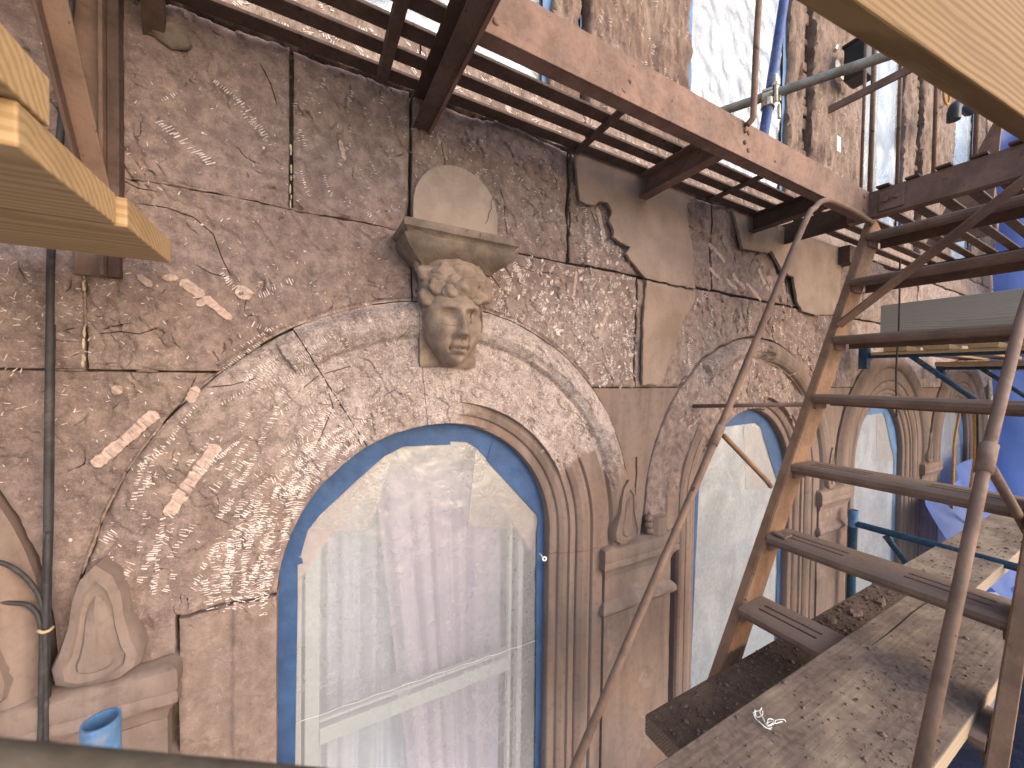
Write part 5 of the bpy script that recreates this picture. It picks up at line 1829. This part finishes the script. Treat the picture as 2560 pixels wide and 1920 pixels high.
# ------------------------------------------------------------------ scaffold bays farther along
def frame(X, zh, y_wall, y_out, lab, z_low, sleeve=True, r=.022):
    o = thing("scaffold_bay", lab, "scaffold", (X, y_wall, -3.5))
    MB().tube([(X, y_wall, zh + .02), (X, y_out, zh + .02)], r, 12).build("header_tube", M_NAVY, o, smooth=60)
    MB().box((X - .035, y_wall - .03, zh - .09), (X + .035, y_wall + .03, zh + .085)).build("header_socket", M_NAVY, o, bevel=.006)
    MB().tube([(X, y_wall - .28, zh + .01), (X, y_wall - .72, zh - .42)], r * .85, 12).build("diagonal_tube", M_NAVY, o, smooth=60)
    MB().tube([(X, y_out, -3.5), (X, y_out, zh + .10)], r, 12).build("leg", M_NAVY, o, smooth=60)
    return o
frame(4.12, .200, -.10, -1.35, "dark blue scaffold frame with diagonal tube under the yellow joists", -1)
frame(6.0, .145, -.10, -1.35, "second dark blue scaffold frame farther off by the tarpaulin", -1)
lf = thing("scaffold_bay", "lower blue scaffold frame with open socket crossing the third arched window", "scaffold", (4.0, -.10, -3.5))
MB().tube([(4.0, -.10, -3.5), (4.0, -.10, -1.06)], .030, 14).build("leg", M_NAVY, lf, smooth=60)
hollow_p = MB().tube([(4.0, -.10, -1.06), (4.0, -.10, -1.20)], .034, 14).build("socket", M_BLUE, lf, smooth=60)
MB().tube([(4.0, -.12, -1.17), (4.0, -1.30, -1.17)], .026, 14).build("header_tube", M_NAVY, lf, smooth=60)
MB().tube([(4.0, -.30, -1.20), (4.0, -.62, -1.62)], .022, 12).build("diagonal_tube", M_NAVY, lf, smooth=60)
MB().tube([(4.0, -1.30, -3.5), (4.0, -1.30, -1.06)], .026, 14).build("leg", M_NAVY, lf, smooth=60)

def cross_board(lab, X, y0, y1, z0, z1, th, mat, name="toe_board", group=None):
    q = MB().box((-(y1 - y0) / 2, -th / 2, z0), ((y1 - y0) / 2, th / 2, z1))
    o = obj(name, q.v, q.f, mat, None, bevel=.004, R=Matrix.Rotation(math.pi / 2, 3, 'Z'))
    o.location = (X, (y0 + y1) / 2, (z0 + z1) / 2)
    return tag(o, lab, "board", group)
cross_board("weathered grey board on edge across the far scaffold bay, behind the stair", 4.25, -1.35, -.16, .365, .645, .05, M_GREYW)
cross_board("lower weathered grey board just under the larger grey board, behind the third tread", 4.32, -1.35, -.16, .285, .355, .05, M_GREYW)
G3 = "yellow joists on the far scaffold frame"
for i, (x, lab) in enumerate(((4.10, "long yellow joist resting along the blue header behind the stair"),)):
    cross_board(lab, x, -1.35, -.16, .222, .245, .09, M_PINE, "joist", G3)
for i, y in enumerate((-.30, -.52, -.74, -.96)):
    board("joist", ["short yellow joist end nearest the wall on the far scaffold frame", "second short yellow joist end from the wall on the far scaffold frame", "third short yellow joist end from the wall on the far scaffold frame", "outermost short yellow joist end on the far scaffold frame"][i], 4.05, 6.2, y - .075, y + .06, .247, .282, M_PINE, G3, cat="joist")
board("scaffold_plank", "yellow plank seen edge-on under the far joists, farther frame", 5.6, 8.0, -.9, -.15, .175, .215, M_PINE, G3)

# blue tarpaulin closing the far end of the scaffold
nx_, nz_ = 30, 60
V, Fc = [], []
for j in range(nz_ + 1):
    z = -3.0 + 6.6 * j / nz_
    for i in range(nx_ + 1):
        y = .02 - 3.2 * i / nx_
        x = 8.6 + .16 * math.sin(i * .9 + .4 * math.sin(j * .3)) + .10 * math.sin(j * .55 + i * .35) + .25 * (i / nx_)
        V.append((x, y, z))
for j in range(nz_):
    for i in range(nx_):
        a = j * (nx_ + 1) + i
        Fc.append((a, a + 1, a + nx_ + 2, a + nx_ + 1))
tag(obj("tarpaulin", V, Fc, M_TARP, None, smooth=180), "bright blue tarpaulin hung across the far end of the scaffold", "tarpaulin")
V, Fc = [], []
n1, n2 = 24, 24
for j in range(n2 + 1):
    for i in range(n1 + 1):
        u_, v_ = i / n1, j / n2
        x = 5.6 + 2.2 * u_
        z = -.75 - 1.3 * v_ - .5 * (1 - u_) * (1 - v_)
        y = -.12 - .55 * v_ * (1 - .3 * u_) + .05 * math.sin(u_ * 14 + v_ * 4)
        V.append((x, y, z))
for j in range(n2):
    for i in range(n1):
        a = j * (n1 + 1) + i
        Fc.append((a, a + n1 + 1, a + n1 + 2, a + 1))
tag(obj("tarpaulin", V, Fc, M_TARP, None, smooth=180), "slack fold of blue tarpaulin draped from the last arched window to the planks", "tarpaulin")
# dark netting heaped below the planks, lower right corner
V, Fc = [], []
n1 = 40
for j in range(n1 + 1):
    for i in range(n1 + 1):
        u_, v_ = i / n1, j / n1
        x, y = .8 + 5.5 * u_, -3.0 + 2.1 * v_
        z = -1.95 + .22 * math.sin(u_ * 7 + 2 * v_) * math.sin(v_ * 6) + .10 * vnoise(np.array([u_ * 9]), np.array([v_ * 9]), 7)[0]
        V.append((x, y, z))
for j in range(n1):
    for i in range(n1):
        a = j * (n1 + 1) + i
        Fc.append((a, a + 1, a + n1 + 2, a + n1 + 1))
tag(obj("netting", V, Fc, M_TARPD, None, smooth=180), "crumpled dark blue netting heaped below the planks, lower right corner", "netting")

# ------------------------------------------------------------------ ground far below
o = MB().box((-40, -40, -4.3), (60, 6, -4.0)).build("ground", M_GROUND)
o["kind"] = "structure"
